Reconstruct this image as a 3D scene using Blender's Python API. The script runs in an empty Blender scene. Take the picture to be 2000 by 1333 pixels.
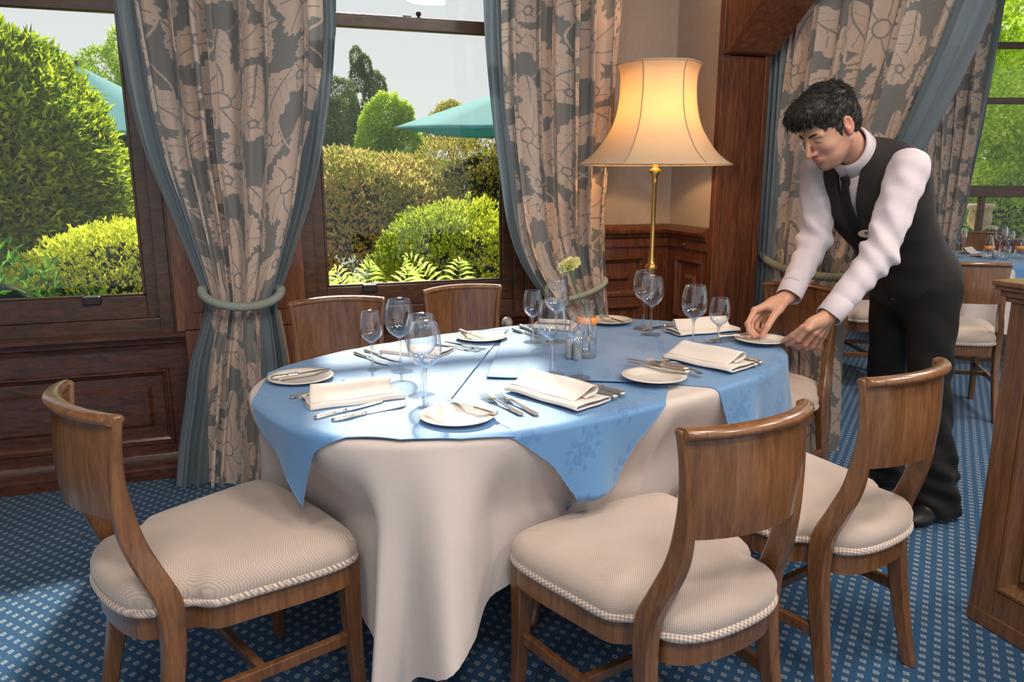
import bpy, math, random
import numpy as np
from mathutils import Vector, Matrix
S = bpy.context.scene
COL = S.collection
# ---------------------------------------------------------------- camera
F_PX, CAM_H, HOR = 1480.0, 1.33, 345.0
PITCH = math.atan((666.5 - HOR) / F_PX); YAW = math.radians(18.5)
cam_d = bpy.data.cameras.new('camera'); cam = bpy.data.objects.new('camera', cam_d); COL.objects.link(cam)
cam.location = (0, 0, CAM_H); cam.rotation_euler = (math.pi / 2 - PITCH, 0, -YAW)
cam_d.sensor_fit = 'HORIZONTAL'; cam_d.sensor_width = 36.0; cam_d.lens = 36.0 * F_PX / 2000.0
cam_d.clip_start = 0.05; cam_d.clip_end = 300
S.camera = cam
# ---------------------------------------------------------------- world, sun, exposure
W = bpy.data.worlds.new('sky'); S.world = W; W.use_nodes = True
_n = W.node_tree.nodes; _l = W.node_tree.links; _n.clear()
_o = _n.new('ShaderNodeOutputWorld'); _b = _n.new('ShaderNodeBackground'); _tc = _n.new('ShaderNodeTexCoord')
_sx = _n.new('ShaderNodeSeparateXYZ'); _r = _n.new('ShaderNodeValToRGB')
_r.color_ramp.elements[0].position = 0.0; _r.color_ramp.elements[0].color = (0.93, 0.93, 0.90, 1)
_r.color_ramp.elements[1].position = 0.6; _r.color_ramp.elements[1].color = (0.62, 0.70, 0.80, 1)
_l.new(_tc.outputs['Generated'], _sx.inputs[0]); _l.new(_sx.outputs['Z'], _r.inputs[0]); _l.new(_r.outputs[0], _b.inputs[0])
_b.inputs[1].default_value = SKY = 0.95
_l.new(_b.outputs[0], _o.inputs[0])
sun_d = bpy.data.lights.new('sun', 'SUN'); sun = bpy.data.objects.new('sun', sun_d); COL.objects.link(sun)
sun_d.energy = 8.0; sun_d.angle = math.radians(3.0); sun_d.color = (1.0, 0.93, 0.80)
sun.rotation_euler = Vector((-0.16, -1.0, -0.88)).to_track_quat('-Z', 'Y').to_euler()
S.view_settings.view_transform = 'Standard'; S.view_settings.look = 'None'
S.view_settings.gamma = 1.0; S.view_settings.use_curve_mapping = False
S.view_settings.exposure = 0.0
S.cycles.max_bounces = 10; S.cycles.diffuse_bounces = 5; S.cycles.glossy_bounces = 5
S.cycles.transmission_bounces = 10; S.cycles.transparent_max_bounces = 24
S.cycles.caustics_reflective = False; S.cycles.caustics_refractive = False
S.cycles.sample_clamp_indirect = 4.0; S.cycles.use_denoising = True

# unseen warm fill lights added under the ceiling to brighten the room
CEIL = 3.1
def fill_light(x, y, power, size=0.5):
    d = bpy.data.lights.new('ceiling_fill_light', 'AREA'); o = bpy.data.objects.new('ceiling_fill_light', d); COL.objects.link(o)
    d.shape = 'DISK'; d.size = size; d.energy = power; d.color = (1.0, 0.86, 0.73); o.location = (x, y, CEIL - 0.06)
    return o
for x, y, pw in [(-0.6, 0.3, 26), (1.0, 0.6, 28), (2.6, 0.6, 26), (0.2, -0.55, 34), (1.8, -0.55, 34), (4.2, 2.6, 50), (3.1, 1.0, 30)]:
    fill_light(x, y, pw)

# ---------------------------------------------------------------- helpers
_fw = np.array([math.sin(YAW) * math.cos(PITCH), math.cos(YAW) * math.cos(PITCH), -math.sin(PITCH)])
_rt = np.array([math.cos(YAW), -math.sin(YAW), 0.0]); _up = np.cross(_rt, _fw); _C = np.array([0, 0, CAM_H])
def ray(x, y): return _fw * F_PX + _rt * (x - 1000) - _up * (y - 666.5)
def at_z(x, y, z): d = ray(x, y); return _C + d * (z - CAM_H) / d[2]
def at_y(x, y, Y): d = ray(x, y); return _C + d * Y / d[1]
def at_x(x, y, X): d = ray(x, y); return _C + d * X / d[0]

def link(o, parent=None):
    COL.objects.link(o)
    if parent is not None: o.parent = parent
    return o
def tag(o, label=None, cat=None, group=None, kind=None):
    if label: o['label'] = label
    if cat: o['category'] = cat
    if group: o['group'] = group
    if kind: o['kind'] = kind
    return o
def empty(name, loc=(0, 0, 0), rz=0.0, label=None, cat=None, group=None):
    o = bpy.data.objects.new(name, None); o.location = loc; o.rotation_euler = (0, 0, rz); o.empty_display_size = 0.05
    link(o); return tag(o, label, cat, group)
def copy_tree(o, parent=None):
    c = o.copy(); COL.objects.link(c)
    if parent is not None: c.parent = parent
    for ch in list(o.children): copy_tree(ch, c)
    return c

def npmesh(name, V, Fc, mat=None, parent=None, smooth=True, attrs=None, mi=None):
    """V (n,3), Fc (m,k) with k 3 or 4, or a list of such arrays"""
    V = np.asarray(V, dtype=np.float32).reshape(-1, 3)
    Fl = Fc if isinstance(Fc, list) else [Fc]
    Fl = [np.asarray(a, dtype=np.int32) for a in Fl if len(a)]
    me = bpy.data.meshes.new(name)
    me.vertices.add(len(V)); me.vertices.foreach_set('co', V.ravel())
    idx = np.concatenate([a.ravel() for a in Fl]); sizes = np.concatenate([np.full(len(a), a.shape[1], dtype=np.int32) for a in Fl])
    me.loops.add(len(idx)); me.loops.foreach_set('vertex_index', idx)
    me.polygons.add(len(sizes)); st = np.concatenate([[0], np.cumsum(sizes)[:-1]]).astype(np.int32)
    me.polygons.foreach_set('loop_start', st)
    me.polygons.foreach_set('use_smooth', np.full(len(sizes), bool(smooth)))
    mats = mat if isinstance(mat, (list, tuple)) else [mat]
    for m in mats:
        if m: me.materials.append(m)
    if mi is not None: me.polygons.foreach_set('material_index', np.asarray(mi, dtype=np.int32))
    for k, a in (attrs or {}).items():
        at = me.attributes.new(k, 'FLOAT', 'POINT'); at.data.foreach_set('value', np.asarray(a, dtype=np.float32).ravel())
    me.update(calc_edges=True); me.validate()
    return link(bpy.data.objects.new(name, me), parent)
def gridfaces(nu, nv, wrap_u=False, off=0):
    """verts index i*nv + j"""
    I = np.arange(nu if wrap_u else nu - 1); J = np.arange(nv - 1)
    a, b = np.meshgrid(I, J, indexing='ij'); a2 = (a + 1) % nu
    return (np.stack([a * nv + b, a2 * nv + b, a2 * nv + b + 1, a * nv + b + 1], -1).reshape(-1, 4) + off)

class MB:
    def __init__(s): s.v = []; s.f = []; s.m = []; s.cur = 0
    def add(s, vs, fs):
        o = len(s.v); s.v += [tuple(map(float, p)) for p in vs]
        for f in fs: s.f.append([o + i for i in f]); s.m.append(s.cur)
        return s
    def box(s, lo, hi):
        x0, y0, z0 = lo; x1, y1, z1 = hi
        return s.add([(x0,y0,z0),(x1,y0,z0),(x1,y1,z0),(x0,y1,z0),(x0,y0,z1),(x1,y0,z1),(x1,y1,z1),(x0,y1,z1)],
            [(0,3,2,1),(4,5,6,7),(0,1,5,4),(1,2,6,5),(2,3,7,6),(3,0,4,7)])
    def hexa(s, q):  # 8 points bottom ccw then top ccw
        return s.add(q, [(0,3,2,1),(4,5,6,7),(0,1,5,4),(1,2,6,5),(2,3,7,6),(3,0,4,7)])
    def prism(s, pts, dvec):
        n = len(pts); P = [Vector(p) for p in pts]; D = Vector(dvec)
        return s.add(P + [p + D for p in P], [list(range(n))[::-1], list(range(n, 2 * n))] + [[i, (i + 1) % n, n + (i + 1) % n, n + i] for i in range(n)])
    def lathe(s, prof, c=(0, 0, 0), seg=32, cap=True):
        vs = []; fs = []; n = len(prof)
        for i in range(seg):
            a = 2 * math.pi * i / seg
            for r, z in prof: vs.append((c[0] + r * math.cos(a), c[1] + r * math.sin(a), c[2] + z))
        for i in range(seg):
            j = (i + 1) % seg
            for k in range(n - 1): fs.append((i * n + k, j * n + k, j * n + k + 1, i * n + k + 1))
        if cap:
            if prof[0][0] > 1e-5: fs.append([i * n for i in range(seg)][::-1])
            if prof[-1][0] > 1e-5: fs.append([i * n + n - 1 for i in range(seg)])
        return s.add(vs, fs)
    def tube(s, path, rad, seg=10, cap=True, flat=1.0, closed=False):
        P = [Vector(p) for p in path]; n = len(P)
        R = rad if isinstance(rad, (list, tuple, np.ndarray)) else [rad] * n
        vs = []; fs = []; up = None
        for i in range(n):
            a = P[(i - 1) % n] if (closed or i > 0) else P[0]; b = P[(i + 1) % n] if (closed or i < n - 1) else P[-1]
            t = (b - a).normalized()
            if up is None:
                up = Vector((0, 0, 1)) if abs(t.z) < .9 else Vector((0, 1, 0))
            sd = t.cross(up).normalized(); up = sd.cross(t).normalized()
            for k in range(seg):
                an = 2 * math.pi * k / seg
                vs.append(P[i] + sd * (R[i] * math.cos(an)) + up * (R[i] * flat * math.sin(an)))
        m = n if closed else n - 1
        for i in range(m):
            i2 = (i + 1) % n
            for k in range(seg):
                k2 = (k + 1) % seg; fs.append((i * seg + k, i * seg + k2, i2 * seg + k2, i2 * seg + k))
        if cap and not closed: fs.append(list(range(seg))[::-1]); fs.append([(n - 1) * seg + k for k in range(seg)])
        return s.add(vs, fs)
    def loft(s, rings, cap=True):
        n = len(rings[0]); vs = [p for r in rings for p in r]; fs = []
        for i in range(len(rings) - 1):
            for k in range(n):
                k2 = (k + 1) % n; fs.append((i * n + k, i * n + k2, (i + 1) * n + k2, (i + 1) * n + k))
        if cap: fs.append(list(range(n))[::-1]); fs.append([(len(rings) - 1) * n + k for k in range(n)])
        return s.add(vs, fs)
    def build(s, name, mat=None, parent=None, smooth=False, bevel=0.0, sub=0, label=None, seg=2, loc=None, auto=None):
        me = bpy.data.meshes.new(name); me.from_pydata(s.v, [], s.f)
        for m in (mat if isinstance(mat, (list, tuple)) else [mat]):
            if m: me.materials.append(m)
        me.polygons.foreach_set('material_index', s.m)
        me.polygons.foreach_set('use_smooth', [bool(smooth)] * len(s.f)); me.update()
        o = link(bpy.data.objects.new(name, me), parent)
        if bevel:
            b = o.modifiers.new('bevel', 'BEVEL'); b.width = bevel; b.segments = seg; b.limit_method = 'ANGLE'; b.angle_limit = math.radians(35)
            b.harden_normals = False
        if sub:
            b = o.modifiers.new('sub', 'SUBSURF'); b.levels = sub; b.render_levels = sub
        if auto: # sharp edges by angle
            me.set_sharp_from_angle(angle=math.radians(auto))
        if label: o['label'] = label
        if loc is not None: o.location = loc
        return o

# ---------------------------------------------------------------- materials
def newmat(name):
    m = bpy.data.materials.new(name); m.use_nodes = True; nt = m.node_tree; nt.nodes.clear()
    out = nt.nodes.new('ShaderNodeOutputMaterial'); return m, nt, out
def nd(nt, t, **kw):
    n = nt.nodes.new(t)
    for k, v in kw.items():
        if k.startswith('i_'): n.inputs[k[2:].replace('_', ' ')].default_value = v
        else: setattr(n, k, v)
    return n
def math_(nt, op, a, b=None):
    n = nt.nodes.new('ShaderNodeMath'); n.operation = op
    for i, q in enumerate((a, b)):
        if q is None: continue
        if isinstance(q, (int, float)): n.inputs[i].default_value = q
        else: nt.links.new(q, n.inputs[i])
    return n.outputs[0]
def mixc(nt, fac, a, b):
    n = nt.nodes.new('ShaderNodeMix'); n.data_type = 'RGBA'
    for i, q in ((0, fac), (6, a), (7, b)):
        if isinstance(q, (int, float)): n.inputs[i].default_value = q
        elif isinstance(q, tuple): n.inputs[i].default_value = q if len(q) == 4 else (*q, 1)
        else: nt.links.new(q, n.inputs[i])
    return n.outputs[2]
def plain(name, col, rough=0.5, metal=0.0, noise=0.0, nscale=20, bump=0.0, bscale=200, sheen=0.0, coat=0.0, spec=0.5):
    m, nt, out = newmat(name); b = nd(nt, 'ShaderNodeBsdfPrincipled')
    b.inputs['Roughness'].default_value = rough; b.inputs['Metallic'].default_value = metal
    b.inputs['Sheen Weight'].default_value = sheen; b.inputs['Coat Weight'].default_value = coat; b.inputs['Specular IOR Level'].default_value = spec
    tc = nd(nt, 'ShaderNodeTexCoord')
    if noise:
        n = nd(nt, 'ShaderNodeTexNoise'); n.inputs['Scale'].default_value = nscale; n.inputs['Detail'].default_value = 4
        nt.links.new(tc.outputs['Object'], n.inputs['Vector'])
        c = mixc(nt, n.outputs['Fac'], tuple(x * (1 - noise) for x in col), tuple(min(1, x * (1 + noise)) for x in col))
        nt.links.new(c, b.inputs['Base Color'])
    else: b.inputs['Base Color'].default_value = (*col, 1)
    if bump:
        n = nd(nt, 'ShaderNodeTexNoise'); n.inputs['Scale'].default_value = bscale; n.inputs['Detail'].default_value = 3
        nt.links.new(tc.outputs['Object'], n.inputs['Vector'])
        bp = nd(nt, 'ShaderNodeBump'); bp.inputs['Strength'].default_value = bump; bp.inputs['Distance'].default_value = 0.003
        nt.links.new(n.outputs['Fac'], bp.inputs['Height']); nt.links.new(bp.outputs[0], b.inputs['Normal'])
    nt.links.new(b.outputs[0], out.inputs[0]); return m
def wood(name, c0, c1, rough=0.3, scale=(14, 14, 1.2), coat=0.3, bands=3.0):
    m, nt, out = newmat(name); b = nd(nt, 'ShaderNodeBsdfPrincipled')
    tc = nd(nt, 'ShaderNodeTexCoord'); mp = nd(nt, 'ShaderNodeMapping'); mp.inputs['Scale'].default_value = scale
    nt.links.new(tc.outputs['Object'], mp.inputs[0])
    n1 = nd(nt, 'ShaderNodeTexNoise'); n1.inputs['Scale'].default_value = bands; n1.inputs['Detail'].default_value = 6; n1.inputs['Distortion'].default_value = 1.2
    n2 = nd(nt, 'ShaderNodeTexNoise'); n2.inputs['Scale'].default_value = 18; n2.inputs['Detail'].default_value = 3
    nt.links.new(mp.outputs[0], n1.inputs['Vector']); nt.links.new(mp.outputs[0], n2.inputs['Vector'])
    f = math_(nt, 'ADD', math_(nt, 'MULTIPLY', n1.outputs['Fac'], 0.7), math_(nt, 'MULTIPLY', n2.outputs['Fac'], 0.3))
    r = nd(nt, 'ShaderNodeValToRGB'); r.color_ramp.elements[0].position = .34; r.color_ramp.elements[0].color = (*c0, 1)
    r.color_ramp.elements[1].position = .66; r.color_ramp.elements[1].color = (*c1, 1); nt.links.new(f, r.inputs[0])
    nt.links.new(r.outputs[0], b.inputs['Base Color']); b.inputs['Roughness'].default_value = rough
    b.inputs['Coat Weight'].default_value = coat; b.inputs['Coat Roughness'].default_value = 0.15
    bp = nd(nt, 'ShaderNodeBump'); bp.inputs['Strength'].default_value = 0.12; bp.inputs['Distance'].default_value = 0.001
    nt.links.new(n2.outputs['Fac'], bp.inputs['Height']); nt.links.new(bp.outputs[0], b.inputs['Normal'])
    nt.links.new(b.outputs[0], out.inputs[0]); return m
def cloth(name, col, weave=900, rough=0.8, noise=0.05, bump=.25, sheen=.2, attr=None, col2=None, satin=False, trans=0.0, wr=0.0):
    """woven cloth; attr = float attribute blending to col2 where the weave pattern lies"""
    m, nt, out = newmat(name); b = nd(nt, 'ShaderNodeBsdfPrincipled')
    tc = nd(nt, 'ShaderNodeTexCoord')
    n = nd(nt, 'ShaderNodeTexNoise'); n.inputs['Scale'].default_value = 7; n.inputs['Detail'].default_value = 5; nt.links.new(tc.outputs['Object'], n.inputs['Vector'])
    c = mixc(nt, n.outputs['Fac'], tuple(x * (1 - noise) for x in col), tuple(min(1, x * (1 + noise)) for x in col))
    if attr:
        a = nd(nt, 'ShaderNodeAttribute', attribute_name=attr); c = mixc(nt, a.outputs['Fac'], c, col2)
    nt.links.new(c, b.inputs['Base Color'])
    b.inputs['Roughness'].default_value = rough; b.inputs['Sheen Weight'].default_value = sheen; b.inputs['Specular IOR Level'].default_value = 0.35 if not satin else 0.6
    w = nd(nt, 'ShaderNodeTexNoise'); w.inputs['Scale'].default_value = weave; nt.links.new(tc.outputs['Object'], w.inputs['Vector'])
    h = w.outputs['Fac']
    if wr:
        w2 = nd(nt, 'ShaderNodeTexNoise'); w2.inputs['Scale'].default_value = 9; w2.inputs['Detail'].default_value = 2; w2.inputs['Distortion'].default_value = 1.0
        nt.links.new(tc.outputs['Object'], w2.inputs['Vector']); h = math_(nt, 'ADD', math_(nt, 'MULTIPLY', h, 0.08), math_(nt, 'MULTIPLY', w2.outputs['Fac'], wr))
    bp = nd(nt, 'ShaderNodeBump'); bp.inputs['Strength'].default_value = bump; bp.inputs['Distance'].default_value = 0.0015 if not wr else 0.02
    nt.links.new(h, bp.inputs['Height']); nt.links.new(bp.outputs[0], b.inputs['Normal'])
    if trans:
        t = nd(nt, 'ShaderNodeBsdfTranslucent'); nt.links.new(c, t.inputs[0]); mx = nd(nt, 'ShaderNodeMixShader'); mx.inputs[0].default_value = trans
        nt.links.new(b.outputs[0], mx.inputs[1]); nt.links.new(t.outputs[0], mx.inputs[2]); nt.links.new(mx.outputs[0], out.inputs[0])
    else: nt.links.new(b.outputs[0], out.inputs[0])
    return m
def checker_weave(name, c0, c1, size=0.0035):
    """two-tone basket weave upholstery from two crossed sets of threads"""
    m, nt, out = newmat(name); b = nd(nt, 'ShaderNodeBsdfPrincipled'); tc = nd(nt, 'ShaderNodeTexCoord')
    sx = nd(nt, 'ShaderNodeSeparateXYZ'); nt.links.new(tc.outputs['Object'], sx.inputs[0]); k = math.pi / size
    u = math_(nt, 'ADD', sx.outputs[0], math_(nt, 'MULTIPLY', sx.outputs[2], .6)); v = math_(nt, 'ADD', sx.outputs[1], math_(nt, 'MULTIPLY', sx.outputs[2], .6))
    h = math_(nt, 'MULTIPLY', math_(nt, 'SINE', math_(nt, 'MULTIPLY', u, k)), math_(nt, 'SINE', math_(nt, 'MULTIPLY', v, k))); h = math_(nt, 'ADD', math_(nt, 'MULTIPLY', h, .5), .5)
    n = nd(nt, 'ShaderNodeTexNoise'); n.inputs['Scale'].default_value = 9; n.inputs['Detail'].default_value = 4; nt.links.new(tc.outputs['Object'], n.inputs['Vector'])
    hs = nd(nt, 'ShaderNodeHueSaturation'); nt.links.new(mixc(nt, h, c0, c1), hs.inputs['Color']); nt.links.new(math_(nt, 'ADD', math_(nt, 'MULTIPLY', n.outputs['Fac'], .24), .88), hs.inputs['Value'])
    nt.links.new(hs.outputs[0], b.inputs['Base Color']); b.inputs['Roughness'].default_value = .9; b.inputs['Sheen Weight'].default_value = .3
    bp = nd(nt, 'ShaderNodeBump'); bp.inputs['Strength'].default_value = .25; bp.inputs['Distance'].default_value = 0.001
    nt.links.new(h, bp.inputs['Height']); nt.links.new(bp.outputs[0], b.inputs['Normal'])
    nt.links.new(b.outputs[0], out.inputs[0]); return m
def thin_glass(name, lo=0.05, hi=0.75, tint=(.97, .98, .98), pw=3.0, rough=0.0):
    """clear thin glass: see-through with a mirror coat growing to grazing angles"""
    m, nt, out = newmat(name); t = nd(nt, 'ShaderNodeBsdfTransparent'); t.inputs[0].default_value = (*tint, 1)
    g = nd(nt, 'ShaderNodeBsdfGlossy'); g.inputs['Roughness'].default_value = rough; g.inputs[0].default_value = (.95, .97, 1, 1)
    lw = nd(nt, 'ShaderNodeLayerWeight'); lw.inputs[0].default_value = 0.5
    f = math_(nt, 'ADD', math_(nt, 'MULTIPLY', math_(nt, 'POWER', lw.outputs['Facing'], pw), hi - lo), lo)
    mx = nd(nt, 'ShaderNodeMixShader'); nt.links.new(f, mx.inputs[0]); nt.links.new(t.outputs[0], mx.inputs[1]); nt.links.new(g.outputs[0], mx.inputs[2])
    nt.links.new(mx.outputs[0], out.inputs[0]); return m
def leafmat(name, cols, trans=0.45, rough=0.4):
    m, nt, out = newmat(name); a = nd(nt, 'ShaderNodeAttribute', attribute_name='tone')
    r = nd(nt, 'ShaderNodeValToRGB'); cr = r.color_ramp
    while len(cr.elements) < len(cols): cr.elements.new(0.5)
    for i, c in enumerate(cols): cr.elements[i].position = i / (len(cols) - 1); cr.elements[i].color = (*[min(.95, v * 1.45) for v in c], 1)
    nt.links.new(a.outputs['Fac'], r.inputs[0])
    b = nd(nt, 'ShaderNodeBsdfPrincipled'); b.inputs['Roughness'].default_value = rough; nt.links.new(r.outputs[0], b.inputs['Base Color']); b.inputs['Specular IOR Level'].default_value = .25
    t = nd(nt, 'ShaderNodeBsdfTranslucent'); hs = nd(nt, 'ShaderNodeHueSaturation'); hs.inputs['Saturation'].default_value = 1.0; hs.inputs['Value'].default_value = 1.35
    nt.links.new(r.outputs[0], hs.inputs['Color']); nt.links.new(hs.outputs[0], t.inputs[0])
    mx = nd(nt, 'ShaderNodeMixShader'); mx.inputs[0].default_value = trans; nt.links.new(b.outputs[0], mx.inputs[1]); nt.links.new(t.outputs[0], mx.inputs[2])
    nt.links.new(mx.outputs[0], out.inputs[0]); return m
def carpet_mat():
    m, nt, out = newmat('carpet'); b = nd(nt, 'ShaderNodeBsdfPrincipled'); g = nd(nt, 'ShaderNodeNewGeometry')
    rt = nd(nt, 'ShaderNodeMapping'); rt.inputs['Rotation'].default_value = (0, 0, math.radians(3)); s = 1 / 0.051; rt.inputs['Scale'].default_value = (s, s, s)
    nt.links.new(g.outputs['Position'], rt.inputs[0])
    vals = []
    for off in (0.0, 0.5):
        ad = nd(nt, 'ShaderNodeVectorMath', operation='ADD'); nt.links.new(rt.outputs[0], ad.inputs[0]); ad.inputs[1].default_value = (off, off, 0)
        fr = nd(nt, 'ShaderNodeVectorMath', operation='FRACTION'); nt.links.new(ad.outputs[0], fr.inputs[0])
        sb = nd(nt, 'ShaderNodeVectorMath', operation='SUBTRACT'); nt.links.new(fr.outputs[0], sb.inputs[0]); sb.inputs[1].default_value = (.5, .5, 0)
        ab = nd(nt, 'ShaderNodeVectorMath', operation='ABSOLUTE'); nt.links.new(sb.outputs[0], ab.inputs[0])
        sp = nd(nt, 'ShaderNodeSeparateXYZ'); nt.links.new(ab.outputs[0], sp.inputs[0])
        d = math_(nt, 'ADD', math_(nt, 'DIVIDE', sp.outputs[0], .20), math_(nt, 'DIVIDE', sp.outputs[1], .25))
        vals.append(math_(nt, 'MULTIPLY', math_(nt, 'LESS_THAN', d, 1.0), math_(nt, 'GREATER_THAN', d, 0.24)))
    mk = math_(nt, 'MAXIMUM', vals[0], vals[1])
    n = nd(nt, 'ShaderNodeTexNoise'); n.inputs['Scale'].default_value = 260; n.inputs['Detail'].default_value = 3; nt.links.new(g.outputs['Position'], n.inputs['Vector'])
    n2 = nd(nt, 'ShaderNodeTexNoise'); n2.inputs['Scale'].default_value = 3; n2.inputs['Detail'].default_value = 4; nt.links.new(g.outputs['Position'], n2.inputs['Vector'])
    f = math_(nt, 'ADD', math_(nt, 'MULTIPLY', n.outputs['Fac'], .7), math_(nt, 'MULTIPLY', n2.outputs['Fac'], .5))
    base = mixc(nt, f, (.007, .034, .085), (.025, .098, .215))
    c = mixc(nt, math_(nt, 'MULTIPLY', mk, .48), base, (.42, .47, .47))
    nt.links.new(c, b.inputs['Base Color']); b.inputs['Roughness'].default_value = 1; b.inputs['Specular IOR Level'].default_value = .1; b.inputs['Sheen Weight'].default_value = .15
    bp = nd(nt, 'ShaderNodeBump'); bp.inputs['Strength'].default_value = .5; bp.inputs['Distance'].default_value = .003; nt.links.new(n.outputs['Fac'], bp.inputs['Height']); nt.links.new(bp.outputs[0], b.inputs['Normal'])
    nt.links.new(b.outputs[0], out.inputs[0]); return m
M = {}
M['carpet'] = carpet_mat()
M['panel'] = wood('dark_panelling', (.040, .014, .009), (.13, .046, .026), .30, (3, 3, 14), .35)
M['panelv'] = wood('dark_panelling_upright', (.055, .018, .009), (.20, .072, .035), .30, (14, 14, 1.2), .35)
M['pier'] = wood('pier_panelling_lit', (.10, .034, .016), (.30, .115, .055), .30, (14, 14, 1.2), .35)  # lighter copy of the upright panelling, warm light put into the colour
M['sash'] = wood('window_oak', (.045, .019, .011), (.12, .052, .030), .35, (3, 3, 10), .3)
M['oak'] = wood('divider_oak', (.10, .042, .016), (.23, .105, .045), .35, (16, 16, 1.0), .3)
M['chair'] = wood('chair_wood', (.115, .048, .019), (.25, .112, .046), .28, (16, 16, 1.6), .45)
M['chairleg'] = wood('chair_leg_wood', (.10, .040, .016), (.20, .088, .036), .3, (18, 18, 1.4), .4)
M['seat'] = checker_weave('seat_weave', (.36, .285, .245), (.62, .515, .45), .0030)
M['braid'] = checker_weave('seat_braid', (.22, .17, .15), (.72, .62, .55), .006)
M['wallpaper'] = plain('wall_fabric', (.43, .39, .35), .9, noise=.12, nscale=60, bump=.4, bscale=160)
M['ceil'] = plain('ceiling_paint', (.75, .70, .62), .9)
M['white_cloth'] = cloth('white_linen', (.70, .62, .585), rough=.75, bump=.35, wr=.25, trans=.12)
M['napkin'] = cloth('napkin_linen', (.76, .70, .65), rough=.8, bump=.4, wr=.12)
M['topper'] = cloth('blue_topper', (.105, .265, .52), rough=.48, noise=.04, bump=.35, wr=.18, sheen=.3)
M['damask_blue'] = cloth('blue_damask', (.11, .27, .52), rough=.48, noise=.03, bump=.3, sheen=.3, wr=.12, attr='pat', col2=(.045, .14, .37))
M['border'] = cloth('curtain_satin', (.18, .235, .275), rough=.34, noise=.08, bump=.3, satin=True, wr=.25, trans=.15)
M['damask'] = cloth('curtain_damask', (.27, .275, .275), rough=.5, noise=.05, bump=.2, attr='pat', col2=(.72, .585, .50), trans=.15)
M['lining'] = cloth('curtain_lining', (.80, .66, .48), rough=.8, trans=.3)
M['rope'] = plain('tieback_rope', (.30, .34, .31), .6, noise=.15, nscale=90, bump=.4, bscale=500)
M['china'] = plain('white_china', (.78, .74, .68), .12, coat=.5)
M['silver'] = plain('polished_silver', (.78, .76, .74), .16, 1.0)
M['silverh'] = plain('silver_handle', (.80, .72, .62), .25, 1.0, bump=.5, bscale=260)
M['brass'] = plain('brass', (.80, .50, .16), .2, 1.0)
M['pane'] = thin_glass('window_glass', .022, .5, (.97, .98, .97), 4)
M['bowl'] = thin_glass('wine_glass_bowl', .045, .85, (.985, .99, .995), 2.2)
g_, nt_, out_ = newmat('clear_crystal'); _b = nd(nt_, 'ShaderNodeBsdfGlass'); _b.inputs['IOR'].default_value = 1.48; _b.inputs[0].default_value = (.98, .99, 1, 1)
_t = nd(nt_, 'ShaderNodeBsdfTransparent'); _m = nd(nt_, 'ShaderNodeMixShader'); _m.inputs[0].default_value = .6
nt_.links.new(_b.outputs[0], _m.inputs[1]); nt_.links.new(_t.outputs[0], _m.inputs[2]); nt_.links.new(_m.outputs[0], out_.inputs[0]); M['crystal'] = g_
M['dark_metal'] = plain('dark_bronze', (.05, .045, .04), .45, .6)
M['grey_pot'] = plain('grey_ceramic', (.36, .37, .38), .35)
# ---------------------------------------------------------------- room shell
def struct(o): o['kind'] = 'structure'; return o
WY = 3.557      # panelling plane of the window wall
WT = 0.22
XW = 2.031      # inner face of the wall with the archway
JY = 3.09       # where that wall ends and the archway begins
XO = 2.28
FD, F0, F1 = 7.4, 0.9, 7.2      # far window wall: distance from the camera and its two ends
def farp(t, d=0.0, z=0.0): return (math.sin(YAW) * (FD + d) + math.cos(YAW) * t, math.cos(YAW) * (FD + d) - math.sin(YAW) * t, z)
_pl = [(-3.2, -3.2, 0), (9.5, -3.2, 0), farp(F1, .2), farp(F0, .2), (XO, WY + WT, 0), (-3.2, WY + WT, 0)]
struct(MB().prism([(a, b, -.06) for a, b, c in _pl], (0, 0, .06)).build('floor', M['carpet']))
_pc = [(-3.2, -0.9, 0), (9.5, -0.9, 0)] + _pl[2:]
struct(MB().prism([(a, b, CEIL) for a, b, c in _pc], (0, 0, .1)).build('ceiling', M['ceil']))
# ---- window wall (dark panelling, two sash windows)
def panel_face(mb, x0, x1, z0, z1, y, fw=.045, dep=.016, axis='y', sgn=1):
    """recessed panel with a stepped moulding; face towards -Y (axis 'y') or -X (axis 'x')"""
    def P(a, b, d): return (a, y + sgn * d, b) if axis == 'y' else (y + sgn * d, a, b)
    rings = [(0, 0), (.006, -.006), (.014, -.006), (.020, .004), (.030, dep * .6), (.036, dep), (.036 + fw, dep), (.052 + fw, dep * .25)]
    vs = []; fs = []
    for ins, d in rings:
        vs += [P(x0 + ins, z0 + ins, d), P(x1 - ins, z0 + ins, d), P(x1 - ins, z1 - ins, d), P(x0 + ins, z1 - ins, d)]
    n = len(rings)
    for i in range(n - 1):
        for k in range(4):
            k2 = (k + 1) % 4; fs.append((i * 4 + k, i * 4 + k2, i * 4 + 4 + k2, i * 4 + 4 + k))
    fs.append([(n - 1) * 4 + k for k in range(4)])
    mb.add(vs, fs)
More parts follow.
